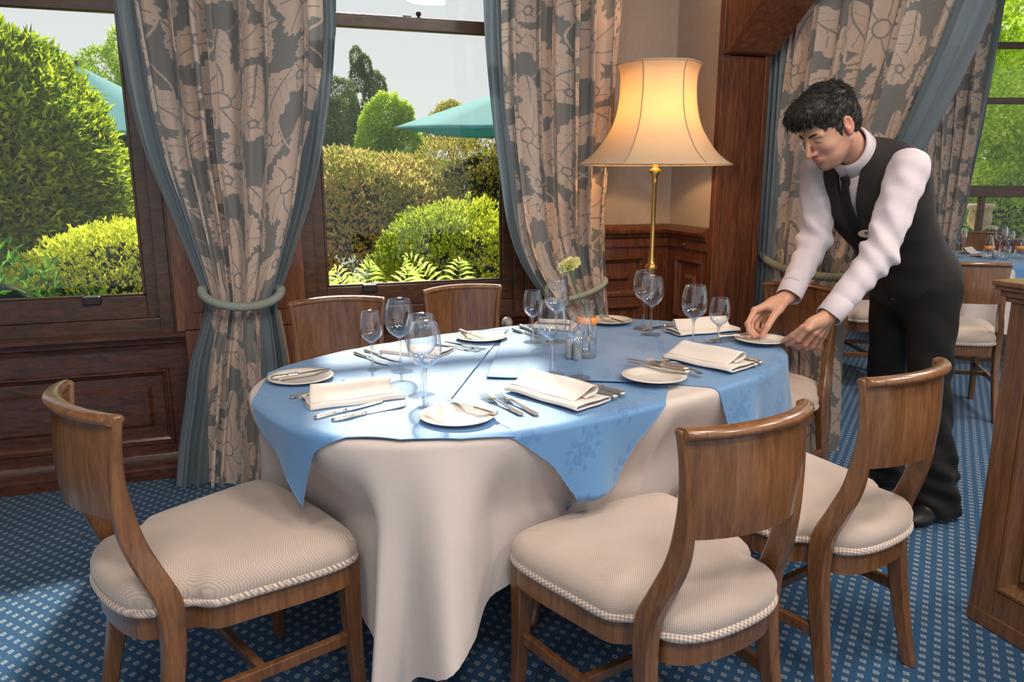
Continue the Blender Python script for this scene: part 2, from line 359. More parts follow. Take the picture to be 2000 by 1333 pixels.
def wall_with_panels(mb, x0, x1, z0, z1, y, holes, axis='y', thick=.1, sgn=1):
    """flat face split around rectangular panel holes laid out in one row"""
    def P(a, b, d=0): return (a, y + sgn * d, b) if axis == 'y' else (y + sgn * d, a, b)
    xs = sorted(set([x0, x1] + [h[0] for h in holes] + [h[1] for h in holes])); zs = sorted(set([z0, z1] + [h[2] for h in holes] + [h[3] for h in holes]))
    for i in range(len(xs) - 1):
        for j in range(len(zs) - 1):
            cx, cz = (xs[i] + xs[i + 1]) / 2, (zs[j] + zs[j + 1]) / 2
            if any(h[0] < cx < h[1] and h[2] < cz < h[3] for h in holes): continue
            mb.add([P(xs[i], zs[j]), P(xs[i + 1], zs[j]), P(xs[i + 1], zs[j + 1]), P(xs[i], zs[j + 1])], [(0, 1, 2, 3)])
    for h in holes: panel_face(mb, *h, y, axis=axis, sgn=sgn)
    mb.add([P(x0, z0, thick), P(x1, z0, thick), P(x1, z1, thick), P(x0, z1, thick)], [(3, 2, 1, 0)])
    for a, b in (((x0, z0), (x0, z1)), ((x1, z0), (x1, z1)), ((x0, z1), (x1, z1))):
        mb.add([P(*a), P(*b), P(*b, thick), P(*a, thick)], [(0, 1, 2, 3)])
SILL = 0.672; GZ0, GZ1, GZ2 = .825, 1.975, 2.86
PX0, PX1 = -.354, .19      # pier between the windows
W1A, W1B = -1.62, -.472; W2A, W2B = .294, 1.15
mb = MB()
wall_with_panels(mb, -3.2, -.33, 0, SILL - .03, WY, [(-3.0, -2.25, .16, .50), (-2.1, -1.45, .16, .50), (-1.33, -.405, .155, .505)])
wall_with_panels(mb, -.33, 1.26, 0, SILL - .03, WY, [(-.2, .2, .155, .505), (.32, 1.15, .155, .505)])
mb.box((-3.2, WY + .10, 0), (XW, WY + WT, SILL - .03))
struct(mb.build('wall_back', M['panel']))
mb = MB()   # pier, and the masonry left of window one and above both windows
mb.box((PX0, WY - .05, SILL), (PX1, WY + WT, CEIL)); mb.box((-.325, WY - .05, 0), (PX1, WY + .2, SILL + .01))
mb.box((PX0 + .07, WY - .056, SILL + .08), (PX1 - .07, WY - .05, 2.7))
mb.box((PX0 - .03, WY + .03, SILL), (PX0 + .01, WY + WT, CEIL)); mb.box((PX1 - .01, WY + .03, SILL), (PX1 + .03, WY + WT, CEIL))
struct(mb.build('wall_pier', M['pier'], bevel=.004))
mb = MB(); mb.box((-3.2, WY, SILL), (-1.72, WY + WT, CEIL)); mb.box((-1.72, WY, 2.93), (PX0 - .02, WY + WT, CEIL)); mb.box((PX1 + .02, WY, 2.93), (1.26, WY + WT, CEIL))
struct(mb.build('wall_back_upper', M['wallpaper']))
# sill board and skirting
def rail(name, prof, x0, x1, y, mat, axis='y', sgn=-1):
    """moulding of profile (out, z) run along x (or along y)"""
    mb = MB()
    def P(a, q): return (a, y + sgn * q[0], q[1]) if axis == 'y' else (y + sgn * q[0], a, q[1])
    n = len(prof); vs = [P(x0, q) for q in prof] + [P(x1, q) for q in prof]
    mb.add(vs, [[k, (k + 1) % n, n + (k + 1) % n, n + k] for k in range(n)] + [list(range(n)), list(range(n, 2 * n))[::-1]])
    return mb.build(name, mat, auto=30, smooth=True)
sp = [(-.10, SILL - .035), (.0, SILL - .075), (.012, SILL - .075), (.018, SILL - .055), (.03, SILL - .05), (.034, SILL - .03), (.052, SILL - .028), (.058, SILL - .02), (.058, SILL - .006), (.052, SILL), (-.10, SILL)]
struct(rail('trim_1', sp, -3.2, -.325, WY, M['panel'])); struct(rail('trim_2', sp, .2, 1.26, WY, M['panel']))
bp_ = [(0, .001), (.03, .001), (.03, .05), (.024, .058), (.016, .064), (.016, .108), (.012, .116), (.004, .122), (0, .122)]
struct(rail('baseboard_back', bp_, -3.2, 1.26, WY, M['panel']))
def sash_window(n, xa, xb, lift_px):
    """frame, two sliding sashes with their glass, lift and catch"""
    r = empty('window_%d' % n, ((xa + xb) / 2, WY, SILL)); struct(r)
    ox, oy, oz = r.location
    def L(lo, hi, mb): mb.box((lo[0] - ox, lo[1] - oy, lo[2] - oz), (hi[0] - ox, hi[1] - oy, hi[2] - oz))
    mb = MB()   # outer frame: stepped jambs, bottom board, head
    for s, x in ((-1, xa), (1, xb)):
        for w0, w1, y0 in ((.050, .105, -.01), (.105, .125, -.02)):
            a, b = (x - w1, x - w0) if s < 0 else (x + w0, x + w1); L((a, WY + y0, SILL - .03), (b, WY + WT - .02, 2.95), mb)
    L((xa - .06, WY + .015, SILL - .03), (xb + .06, WY + WT - .02, SILL + .055), mb); L((xa - .06, WY + .01, 2.90), (xb + .06, WY + WT - .02, 2.98), mb)
    mb.build('window_frame', M['sash'], r, bevel=.003)
    mb = MB()   # lower sash
    y0, y1 = WY + .03, WY + .075
    for a, b in ((xa - .055, xa), (xb, xb + .055)): L((a, y0, SILL + .055), (b, y1, 2.03), mb)
    L((xa, y0, SILL + .055), (xb, y1, GZ0), mb); L((xa, y0, GZ1), (xb, y1, 2.03), mb)
    for a, b in ((xa, xa + .012), (xb - .012, xb)): L((a, y0 + .01, GZ0), (b, y0 + .02, GZ1), mb)
    L((xa, y0 + .01, GZ0), (xb, y0 + .02, GZ0 + .010), mb)
    lo_ = mb.build('lower_sash', M['sash'], r, bevel=.003)
    mb = MB(); L((xa, WY + .050, GZ0), (xb, WY + .054, GZ1), mb); mb.build('glass_pane', M['pane'], r, label='clear lower pane')
    mb = MB(); y0, y1 = WY + .085, WY + .13
    for a, b in ((xa - .055, xa), (xb, xb + .055)): L((a, y0, 1.98), (b, y1, 2.92), mb)
    L((xa, y0, 1.985), (xb, y1, 2.028), mb); L((xa, y0, GZ2), (xb, y1, 2.92), mb); mb.build('upper_sash', M['sash'], r, bevel=.003)
    mb = MB(); L((xa, WY + .105, 2.028), (xb, WY + .109, GZ2), mb); mb.build('glass_pane', M['pane'], r, label='clear upper pane')
    p = at_y(*lift_px, WY + .03); mb = MB(); L((p[0] - .035, WY + .012, GZ0 - .030), (p[0] + .035, WY + .034, GZ0 + .008), mb)
    mb.build('sash_lift', M['dark_metal'], r, bevel=.006)
    cx = (xa + xb) / 2 + .04
    mb = MB(); mb.tube([(cx - ox, WY + .055 - oy, 2.03 - oz), (cx - ox, WY + .055 - oy, 2.042 - oz)], .006); mb.lathe([(.0, .0), (.010, .002), (.013, .010), (.009, .018), (.0, .021)], (cx - ox, WY + .055 - oy, 2.04 - oz), 12)
    mb.build('sash_knob', M['dark_metal'], r, smooth=True)
    mb = MB(); L((cx - .075, WY + .04, 2.03), (cx - .035, WY + .07, 2.038), mb); mb.build('sash_catch', M['dark_metal'], r, bevel=.002)
    return r
sash_window(1, W1A, W1B, (180, 590)); sash_window(2, W2A, W2B, (722, 562))
# ---- alcove between window two and the archway: fabric above, panelling below
RZ = 1.065
CY = 3.50
mb = MB(); mb.box((1.26, CY, RZ), (XW + .1, WY + WT, CEIL)); struct(mb.build('wall_alcove', M['wallpaper']))
mb = MB()
wall_with_panels(mb, 1.26, XW, 0, RZ, CY, [(1.30, 1.90, .72, .93), (1.30, 1.90, .44, .68), (1.30, 1.90, .14, .40)], thick=.05)
for x in (1.935, 1.955, 1.975): mb.box((x, CY - .008, .10), (x + .010, CY, .94))
struct(mb.build('wall_alcove_panelling', M['panelv']))
struct(MB().box((XW, JY + .04, RZ), (XW + .15, CY, CEIL)).build('wall_right', M['wallpaper']))
mb = MB()
wall_with_panels(mb, JY + .03, CY, 0, RZ, XW, [(JY + .075, CY - .07, .62, .93), (JY + .075, CY - .07, .14, .55)], axis='x', thick=.05)
struct(mb.build('wall_right_panelling', M['panelv']))
dp = [(0, RZ - .085), (.012, RZ - .085), (.012, RZ - .045), (.022, RZ - .036), (.024, RZ - .022), (.042, RZ - .014), (.045, RZ), (.04, RZ + .006), (.010, RZ + .026), (.0, RZ + .028)]
struct(rail('trim_3', dp, 1.20, XW, CY, M['panelv'])); struct(rail('trim_4', dp, JY + .035, CY, XW, M['panelv'], axis='x'))
struct(rail('baseboard_alcove', bp_, 1.26, XW, CY, M['panel'])); struct(rail('baseboard_right', bp_, JY + .03, CY, XW, M['panel'], axis='x'))
# ---- archway: jamb, architrave, curved header
mb = MB(); mb.box((XW + .002, JY, 0), (XO, JY + .12, 1.88)); mb.box((XW + .215, JY - .012, 0), (XO - .01, JY, 1.87)); mb.box((XW - .006, JY - .002, 0), (XW + .03, JY + .036, CEIL))
struct(mb.build('wall_arch_jamb', M['panelv'], bevel=.003))
arc = [(3.09, 1.865), (3.047, 1.872), (2.995, 1.915), (2.911, 1.983), (2.831, 2.037), (2.70, 2.13), (2.5, 2.27), (2.25, 2.40), (1.95, 2.50), (1.6, 2.56), (1.2, 2.58), (-.9, 2.58)]
mb = MB()
for i in range(len(arc) - 1):
    (ya, za), (yb, zb) = arc[i], arc[i + 1]
    mb.hexa([(XW, yb, zb), (XO, yb, zb), (XO, ya, za), (XW, ya, za), (XW, yb, CEIL), (XO, yb, CEIL), (XO, ya, CEIL), (XW, ya, CEIL)])
    mb.hexa([(XW - .008, yb, zb - .004), (XW + .012, yb, zb - .004), (XW + .012, ya, za - .004), (XW - .008, ya, za - .004), (XW - .008, yb, zb + .012), (XW + .012, yb, zb + .012), (XW + .012, ya, za + .012), (XW - .008, ya, za + .012)])
mb.box((XW + .005, JY + .0, 1.86), (XO, JY + .12, CEIL))
struct(mb.build('wall_arch_header', M['panelv']))
struct(MB().hexa([(XW + .02, JY + .12, 0), (XO, JY + .12, 0), (XO, WY + WT, 0), (XW + .02, WY + WT, 0), (XW + .02, JY + .12, CEIL), (XO, JY + .12, CEIL), (XO, WY + WT, CEIL), (XW + .02, WY + WT, CEIL)]).build('wall_core', M['panelv']))
struct(MB().box((-3.3, -.9, 0), (-3.2, WY + WT, CEIL)).build('wall_left', M['wallpaper']))
# ---- panelled divider at the right edge
r = empty('room_divider', (2.0, 1.553, 0), label='panelled oak room divider with a moulded cap at the right edge', cat='divider')
def DL(o, y0, y1, z0, z1, mb, x1=.12): mb.box((o, y0, z0), (x1, y1, z1)); return mb
Ly = -1.6
mb = MB(); DL(.0, -.075, 0, 0, .985, mb); DL(.002, Ly, -.075, 0, .13, mb); DL(.002, Ly, -.075, .745, .80, mb); DL(.002, Ly, -.075, .955, .985, mb)
for y in (-.62, -1.15): DL(.002, y - .06, y, .13, .955, mb)
mb.build('frame', M['oak'], r, bevel=.003)
spans = [(-.56, -.075), (-1.09, -.62 - .06), (-1.6, -1.15 - .06)]
for a, b in [(-.62, -.075), (-1.15, -.68), (Ly, -1.21)]:
    for z0, z1 in ((.13, .745), (.80, .955)):
        mb = MB(); panel_face(mb, a, b, z0, z1, .004, fw=.012, dep=.022, axis='x'); mb.add([(.03, a, z0), (.03, b, z0), (.03, b, z1), (.03, a, z1)], [(0, 1, 2, 3)])
        mb.build('panel', M['oak'], r)
mb = MB(); n0 = Ly
for o, z0, z1 in ((-.012, .985, 1.0), (-.022, 1.0, 1.018), (-.034, 1.018, 1.03), (-.040, 1.03, 1.045)): mb.box((o, n0, z0), (.12 - o, -o * .9, z1))
mb.build('cap', M['oak'], r, bevel=.004)
mb = MB(); mb.box((-.002, Ly, 0.001), (.10, .002, .05)); mb.build('plinth', M['oak'], r, bevel=.004)
# ---- far room: wall with window three
def far_box(mb, t0, t1, z0, z1, d0=0.0, d1=.15):
    mb.hexa([farp(t0, d0, z0), farp(t1, d0, z0), farp(t1, d1, z0), farp(t0, d1, z0), farp(t0, d0, z1), farp(t1, d0, z1), farp(t1, d1, z1), farp(t0, d1, z1)])
def at_far(x, y, d=0.0):
    q = ray(x, y); nrm = np.array([math.sin(YAW), math.cos(YAW), 0]); k = (FD + d) / (q @ nrm); return _C + q * k
def far_t(x, y=300): p = at_far(x, y); return (p - np.array(farp(0))) @ np.array([math.cos(YAW), -math.sin(YAW), 0])
tg = far_t(1895); zs_ = at_far(1960, 478)[2]; zt3 = at_far(1960, 87)[2]; zr2 = at_far(1960, 196)[2]; zm = at_far(1960, 374)[2]
mb = MB(); far_box(mb, F0, tg - .12, 0, CEIL); far_box(mb, tg - .12, F1, 0, zs_); struct(mb.build('wall_far', M['panelv']))
mb = MB(); q0, q1 = (XO, WY + WT), farp(F0, 0)[:2]
mb.hexa([(q0[0], q0[1], 0), (q0[0] + .1, q0[1], 0), (q1[0] + .1, q1[1], 0), (q1[0], q1[1], 0), (q0[0], q0[1], CEIL), (q0[0] + .1, q0[1], CEIL), (q1[0] + .1, q1[1], CEIL), (q1[0], q1[1], CEIL)])
struct(mb.build('wall_far_side', M['panelv']))
r3 = empty('window_3', farp(tg + .8, 0, zs_)); struct(r3)
def fchild(mb, name, mat, **k):
    off = r3.location; mb.v = [(a - off[0], b - off[1], c - off[2]) for a, b, c in mb.v]; return mb.build(name, mat, r3, **k)
mb = MB(); far_box(mb, tg - .12, tg - .05, zs_, CEIL, -.02, .15); far_box(mb, tg - .05, tg, zs_, CEIL, .0, .15); far_box(mb, tg - .05, F1, zs_, zs_ + .05, -.04, .15); fchild(mb, 'window_frame', M['sash'], bevel=.004)
mb = MB(); far_box(mb, tg, F1, zm - .055, zm + .055, .02, .08); far_box(mb, tg, F1, zr2 - .03, zr2 + .03, .04, .09); far_box(mb, tg, F1, zt3 - .03, zt3 + .03, .04, .09); tb = far_t(1936)
far_box(mb, tb - .025, tb + .025, zs_, zm - .05, .03, .08); fchild(mb, 'glazing_bar', M['sash'], bevel=.004)
mb = MB(); far_box(mb, tg, F1, zs_, CEIL, .06, .064); fchild(mb, 'glass_pane', M['pane'])
# brass rims added around the unseen fill lights
for i, (x, y, lab) in enumerate([(-.6, .3, 'left front'), (1.0, .6, 'middle front'), (2.6, .6, 'right front'), (.2, -.55, 'left one above the camera'), (1.8, -.55, 'right one behind the camera'), (4.2, 2.6, 'far room'), (3.1, 1.0, 'right middle')]):
    r = empty('fill_light_rim', (x, y, CEIL), label='round brass rim added around an unseen fill light, %s one' % lab, cat='ceiling lamp', group='added rims of the fill lights')
    MB().lathe([(.27, 0), (.28, -.012), (.30, -.016), (.31, 0)], (0, 0, 0), 40, cap=False).build('rim', M['brass'], r, smooth=True)
# ---------------------------------------------------------------- dining chairs
def crom(P, n, closed=True):
    P = np.array(P, float); m = len(P); out = []
    for i in range(m if closed else m - 1):
        if closed: p0, p1, p2, p3 = P[(i - 1) % m], P[i], P[(i + 1) % m], P[(i + 2) % m]
        else: p0, p1, p2, p3 = P[max(i - 1, 0)], P[i], P[i + 1], P[min(i + 2, m - 1)]
        for k in range(n):
            t = k / n; out.append(.5 * ((2 * p1) + (-p0 + p2) * t + (2 * p0 - 5 * p1 + 4 * p2 - p3) * t * t + (-p0 + 3 * p1 - 3 * p2 + p3) * t ** 3))
    if not closed: out.append(P[-1])
    return np.array(out)
_h = [(0, .430), (.10, .430), (.205, .422), (.245, .395), (.250, .32), (.226, .17), (.208, .085), (.166, .045), (.156, -.030), (.10, -.070), (0, -.082)]
SEAT = crom(_h + [(-x, y) for x, y in _h[1:-1]][::-1], 6)
def inset(P, d):
    a = np.roll(P, 1, 0); b = np.roll(P, -1, 0); t = b - a; t /= np.linalg.norm(t, axis=1)[:, None]
    return P + np.stack([t[:, 1], -t[:, 0]], 1) * (d)
# SEAT runs clockwise seen from above, so the vector above points inward for d>0
def make_chair(name='dining_chair'):
    r = empty(name)
    mb = MB(); rings = []
    for ins, z in [(.004, .430), (-.001, .438), (-.005, .452), (-.005, .468), (.002, .483), (.013, .494), (.035, .504), (.07, .511), (.10, .515), (.15, .517)]:
        Q = inset(SEAT, ins) if ins < .05 else (SEAT - [0, .17]) * (1 - ins * 4.2) + [0, .17]
        rings.append([(x, y, z + .006 * math.sin(3.14 * (x + .25) / .5)) for x, y in Q])
    mb.loft(rings); mb.build('seat', M['seat'], r, smooth=True)
    Q = inset(SEAT, -.003); MB().tube([(x, y, .438) for x, y in Q], .0065, 8, closed=True, flat=1.5).build('seat_braid', M['braid'], r, smooth=True)
    mb = MB(); Qo = inset(SEAT, .006); Qi = inset(SEAT, .03); n = len(Qo)
    mb.loft([[(x, y, .372) for x, y in Qi], [(x, y, .372) for x, y in Qo], [(x, y, .434) for x, y in Qo], [(x, y, .434) for x, y in Qi]], cap=False); mb.build('seat_frame', M['chair'], r, smooth=True, auto=40)
    # rear legs running up into the posts
    prof = [(.0, .196, -.085, -.050, .026), (.12, .190, -.060, -.022, .028), (.25, .184, -.038, .006, .030), (.36, .182, -.026, .022, .032), (.43, .181, -.026, .026, .032), (.48, .179, -.034, .020, .031),
            (.54, .169, -.056, -.004, .029), (.60, .157, -.074, -.026, .027), (.66, .154, -.082, -.040, .024), (.74, .157, -.082, -.052, .020), (.82, .163, -.074, -.052, .018), (.880, .170, -.066, -.046, .017)]
    K = crom(prof, 4, closed=False)
    for s in (-1, 1):
        mb = MB(); rg = []
        for z, x, y0, y1, w in K: rg.append([(s * x - w / 2, y0, z), (s * x + w / 2, y0, z), (s * x + w / 2, y1, z), (s * x - w / 2, y1, z)])
        mb.loft(rg); mb.build('leg', M['chair'], r, bevel=.005, smooth=True, auto=50)
        mb = MB(); rg = []
        for z, x, y, w in [(0, .226, .418, .026), (.1, .222, .412, .030), (.22, .219, .405, .036), (.37, .218, .400, .044), (.434, .218, .400, .044)]:
            rg.append([(s * x - w / 2, y - w / 2, z), (s * x + w / 2, y - w / 2, z), (s * x + w / 2, y + w / 2, z), (s * x - w / 2, y + w / 2, z)])
        mb.loft(rg); mb.build('leg', M['chairleg'], r, bevel=.004)
        mb = MB(); mb.hexa([(s * .186 - .009, -.03, .205), (s * .186 + .009, -.03, .205), (s * .219 + .009, .395, .205), (s * .219 - .009, .395, .205),
            (s * .186 - .009, -.03, .235), (s * .186 + .009, -.03, .235), (s * .219 + .009, .395, .235), (s * .219 - .009, .395, .235)]); mb.build('stretcher', M['chairleg'], r, bevel=.003)
    MB().box((-.20, .17, .208), (.20, .19, .232)).build('stretcher', M['chairleg'], r, bevel=.003)
    # curved backrest board
    nu, nz = 33, 12; V = []
    def backpt(u, w, off):
        z = .662 + w * .201 + .006 * (1 - u * u)
        hw = float(np.interp(z, K[:, 0], K[:, 1])) + .004; yy = float(np.interp(z, K[:, 0], (K[:, 2] + K[:, 3]) / 2))
        sag = .058; x = u * hw; y = yy - sag * (1 - u * u) ** .9; ang = math.atan(2 * sag * u / hw * 1.0)
        return (x - math.sin(ang) * off * -1 * 0 + math.sin(ang) * off * 0, y + off, z)
    for off in (-.009, .009):
        for i in range(nu):
            for j in range(nz): V.append(backpt(-1 + 2 * i / (nu - 1), j / (nz - 1), off))
    F0_ = gridfaces(nu, nz); F1_ = gridfaces(nu, nz, off=nu * nz)[:, ::-1]; e = []
    for i in range(nu - 1):
        a, b = i * nz, (i + 1) * nz; o = nu * nz; e += [(b, a, a + o, b + o), (a + nz - 1, b + nz - 1, b + nz - 1 + o, a + nz - 1 + o)]
    for a in (0, (nu - 1) * nz):
        for j in range(nz - 1): e.append((a + j, a + j + 1, a + j + 1 + nu * nz, a + j + nu * nz))
    o = npmesh('backrest', V, np.concatenate([F0_, F1_, np.array(e)]), M['chair'], r, smooth=True); o.data.set_sharp_from_angle(angle=math.radians(50))
    # rolled top rail
    rg = []
    for i in range(nu):
        u = -1 + 2 * i / (nu - 1); x, y, z = backpt(u, 1, 0); k = []
        for q in range(14):
            an = 2 * math.pi * q / 14; k.append((x * 1.012, y - .006 + .020 * math.cos(an), z + .009 + .0125 * math.sin(an)))
        rg.append(k)
    MB().loft(rg).build('top_rail', M['chair'], r, smooth=True, auto=60)
    return r
CH = make_chair()
CHAIRS = [(-.30, 1.745, -65), (.879, 1.245, 13.5), (1.434, 1.432, 16.7), (2.08, 2.575, 107.7), (.268, 2.775, 181), (.800, 2.935, 190)]
def place_chair(x, y, deg, label, group, first=[True]):
    r = CH if first[0] else copy_tree(CH); first[0] = False
    r.location = (x, y, 0); r.rotation_euler = (0, 0, math.radians(deg)); tag(r, label, 'chair', group); return r
G1 = 'dining chairs around the oval table'; G2 = 'dining chairs of the next room'
place_chair(-.30, 1.745, -65, 'dining chair in the left foreground, empty, its back to the wood panelled wall', G1)
place_chair(.862, 1.245, 13.5, 'dining chair at front centre, its back to us, blue cloth corner touching its seat', G1)
place_chair(1.434, 1.432, 16.7, 'dining chair at front right, between the front centre chair and the waiter', G1)
place_chair(2.08, 2.575, 107.7, 'dining chair at the far right end of the table, behind the waiter\'s hands', G1)
place_chair(.268, 2.775, 181, 'dining chair beyond the table, left of the two under the middle window', G1)
place_chair(.800, 2.935, 190, 'dining chair beyond the table, right of the two under the middle window', G1)
place_chair(3.66, 3.10, -32, 'dining chair in the next room with its back to us, right of the waiter', G2)
place_chair(3.55, 3.98, 250, 'dining chair in the next room seen between the waiter\'s arm and his leg', G2)
place_chair(5.62, 4.65, 145, 'dining chair beyond the far table, only its back showing under the far window', G2)
# ---------------------------------------------------------------- oval table and its cloths
TC = np.array([.83, 2.17]); TA, TB, TN, TR = .865, .515, 2.75, math.radians(18); TZ = .756
_c, _s = math.cos(TR), math.sin(TR)
def sup(n, sc=1.0):
    t = np.linspace(0, 2 * np.pi, n, endpoint=False); c, s = np.cos(t), np.sin(t)
    u = TA * sc * np.sign(c) * np.abs(c) ** (2 / TN); v = TB * sc * np.sign(s) * np.abs(s) ** (2 / TN); return np.stack([u, v], 1)
_ou = sup(4000); _d = np.concatenate([[0], np.cumsum(np.linalg.norm(np.diff(np.vstack([_ou, _ou[:1]]), axis=0), axis=1))])
NO = 1600; _q = np.linspace(0, _d[-1], NO, endpoint=False); _oc = np.vstack([_ou, _ou[:1]])
OUT = np.stack([np.interp(_q, _d, _oc[:, 0]), np.interp(_q, _d, _oc[:, 1])], 1)   # table-frame outline, even arc length
_t = np.roll(OUT, -1, 0) - np.roll(OUT, 1, 0); _t /= np.linalg.norm(_t, axis=1)[:, None]; ON = np.stack([_t[:, 1], -_t[:, 0]], 1); PER = _d[-1]
def t2w(P): P = np.asarray(P); return np.stack([TC[0] + P[..., 0] * _c - P[..., 1] * _s, TC[1] + P[..., 0] * _s + P[..., 1] * _c], -1)
def w2t(P): d = np.asarray(P)[..., :2] - TC; return np.stack([d[..., 0] * _c + d[..., 1] * _s, -d[..., 0] * _s + d[..., 1] * _c], -1)
def wav(s, seed, k):
    rs = np.random.RandomState(seed); o = 0
    for i, (kk, a) in enumerate(zip(k, (1, .6, .4, .3))): o = o + a * np.sin(2 * np.pi * (kk * s / PER) + rs.rand() * 6.28)
    return o
def drape(P, lift, flare=.10, fold=.05, seed=1, ks=(9, 14, 23, 5), rough=.0, zmin=.004, topw=.0015, give=.09, gz=.585):
    """flat cloth points in the table frame -> world points hanging over the table edge"""
    P = np.asarray(P, float); n = len(P); near = np.empty(n, int)
    for i in range(0, n, 4000):
        q = P[i:i + 4000]; near[i:i + 4000] = ((q[:, None, :] - OUT[None]) ** 2).sum(-1).argmin(1)
    B = OUT[near]; N = ON[near]; sd = ((P - B) * N).sum(1)
    sup_ = (np.abs(P[:, 0] / TA) ** TN + np.abs(P[:, 1] / TB) ** TN); inside = sup_ < 1
    d = np.where(inside, 0, np.linalg.norm(P - B, axis=1)); R = .018
    s = near * PER / NO
    out2 = np.empty((n, 3)); W = wav(s, seed, ks)
    ang = np.clip(d / R, 0, np.pi / 2); over = np.maximum(d - R * np.pi / 2, 0)
    ox = R * np.sin(ang) + over * flare + fold * W * np.minimum(over, .7) ** 1.15 ; z = TZ + lift - R * (1 - np.cos(ang)) - over * .985
    low = np.minimum(z - zmin, 0); ox = ox - low * .55 + np.where(low < 0, np.abs(low) * .35 * np.sin(40 * s), 0); z = np.where(z < zmin, zmin + .01 * np.abs(np.sin(low * 30)), z)
    base = np.where(inside[:, None], P, B); out2[:, :2] = t2w(base + N * (ox + lift * .8 * np.minimum(d / .02, 1))[:, None])
    for cx_, cy_, cd_ in CHAIRS:      # the cloth gives way behind the seats pushed up to it
        a_ = math.radians(cd_); dx_, dy_ = out2[:, 0] - cx_, out2[:, 1] - cy_; lx = dx_ * math.cos(a_) + dy_ * math.sin(a_); ly_ = -dx_ * math.sin(a_) + dy_ * math.cos(a_)
        sz = np.clip((gz - z) / give, 0, 1); sz = sz * sz * (3 - 2 * sz); sx_ = np.clip((.40 - np.abs(lx)) / .12, 0, 1); sx_ = sx_ * sx_ * (3 - 2 * sx_)
        ps = np.maximum(.452 - ly_, 0) * sz * sx_; ps = np.where(ly_ > -.3, ps, 0); out2[:, 0] += -math.sin(a_) * ps; out2[:, 1] += math.cos(a_) * ps
    ripple = topw * (np.sin(P[:, 0] * 23 + 3 * np.sin(P[:, 1] * 7 + seed)) * np.sin(P[:, 1] * 17 + seed * 2)) * np.where(inside, 1, np.exp(-d * 40))
    out2[:, 2] = z + np.abs(ripple); return out2
# table body (wooden top on a pedestal, hidden below the cloth)
r = empty('dining_table', (TC[0], TC[1], 0), label='oval dining table under the white and blue cloths', cat='table')
mb = MB(); q = [(p[0] - TC[0], p[1] - TC[1]) for p in t2w(OUT[::10] * .985)]
mb.prism([(a, b, .715) for a, b in q][::-1], (0, 0, .034)); mb.build('tabletop', M['chair'], r)
MB().lathe([(.05, .03), (.06, .3), (.045, .5), (.08, .715)], (0, 0, 0), 24).build('pedestal', M['chairleg'], r, smooth=True)
mb = MB()
for k in range(4):
    a = TR + math.pi / 4 + k * math.pi / 2; mb.tube([(0, 0, .12), (.15 * math.cos(a), .15 * math.sin(a), .10), (.30 * math.cos(a), .30 * math.sin(a), .02)], [.035, .03, .02], 8)
mb.build('foot', M['chairleg'], r, smooth=True)
# white cloth
DR = dict(flare=.075, fold=.10, seed=4, ks=(15, 24, 9, 37))
nu, nv = 340, 260
U, Vv = np.meshgrid(np.linspace(-1.36, 1.30, nu), np.linspace(-.905, .905, nv), indexing='ij')
P = np.stack([U.ravel(), Vv.ravel()], 1); P[:, 1] += .012 * np.sin(P[:, 0] * 5)
o = npmesh('tablecloth', drape(P, .0015, give=.22, gz=.745, **DR), gridfaces(nu, nv), M['white_cloth'])
tag(o, 'long white tablecloth hanging in folds around the oval table', 'tablecloth')
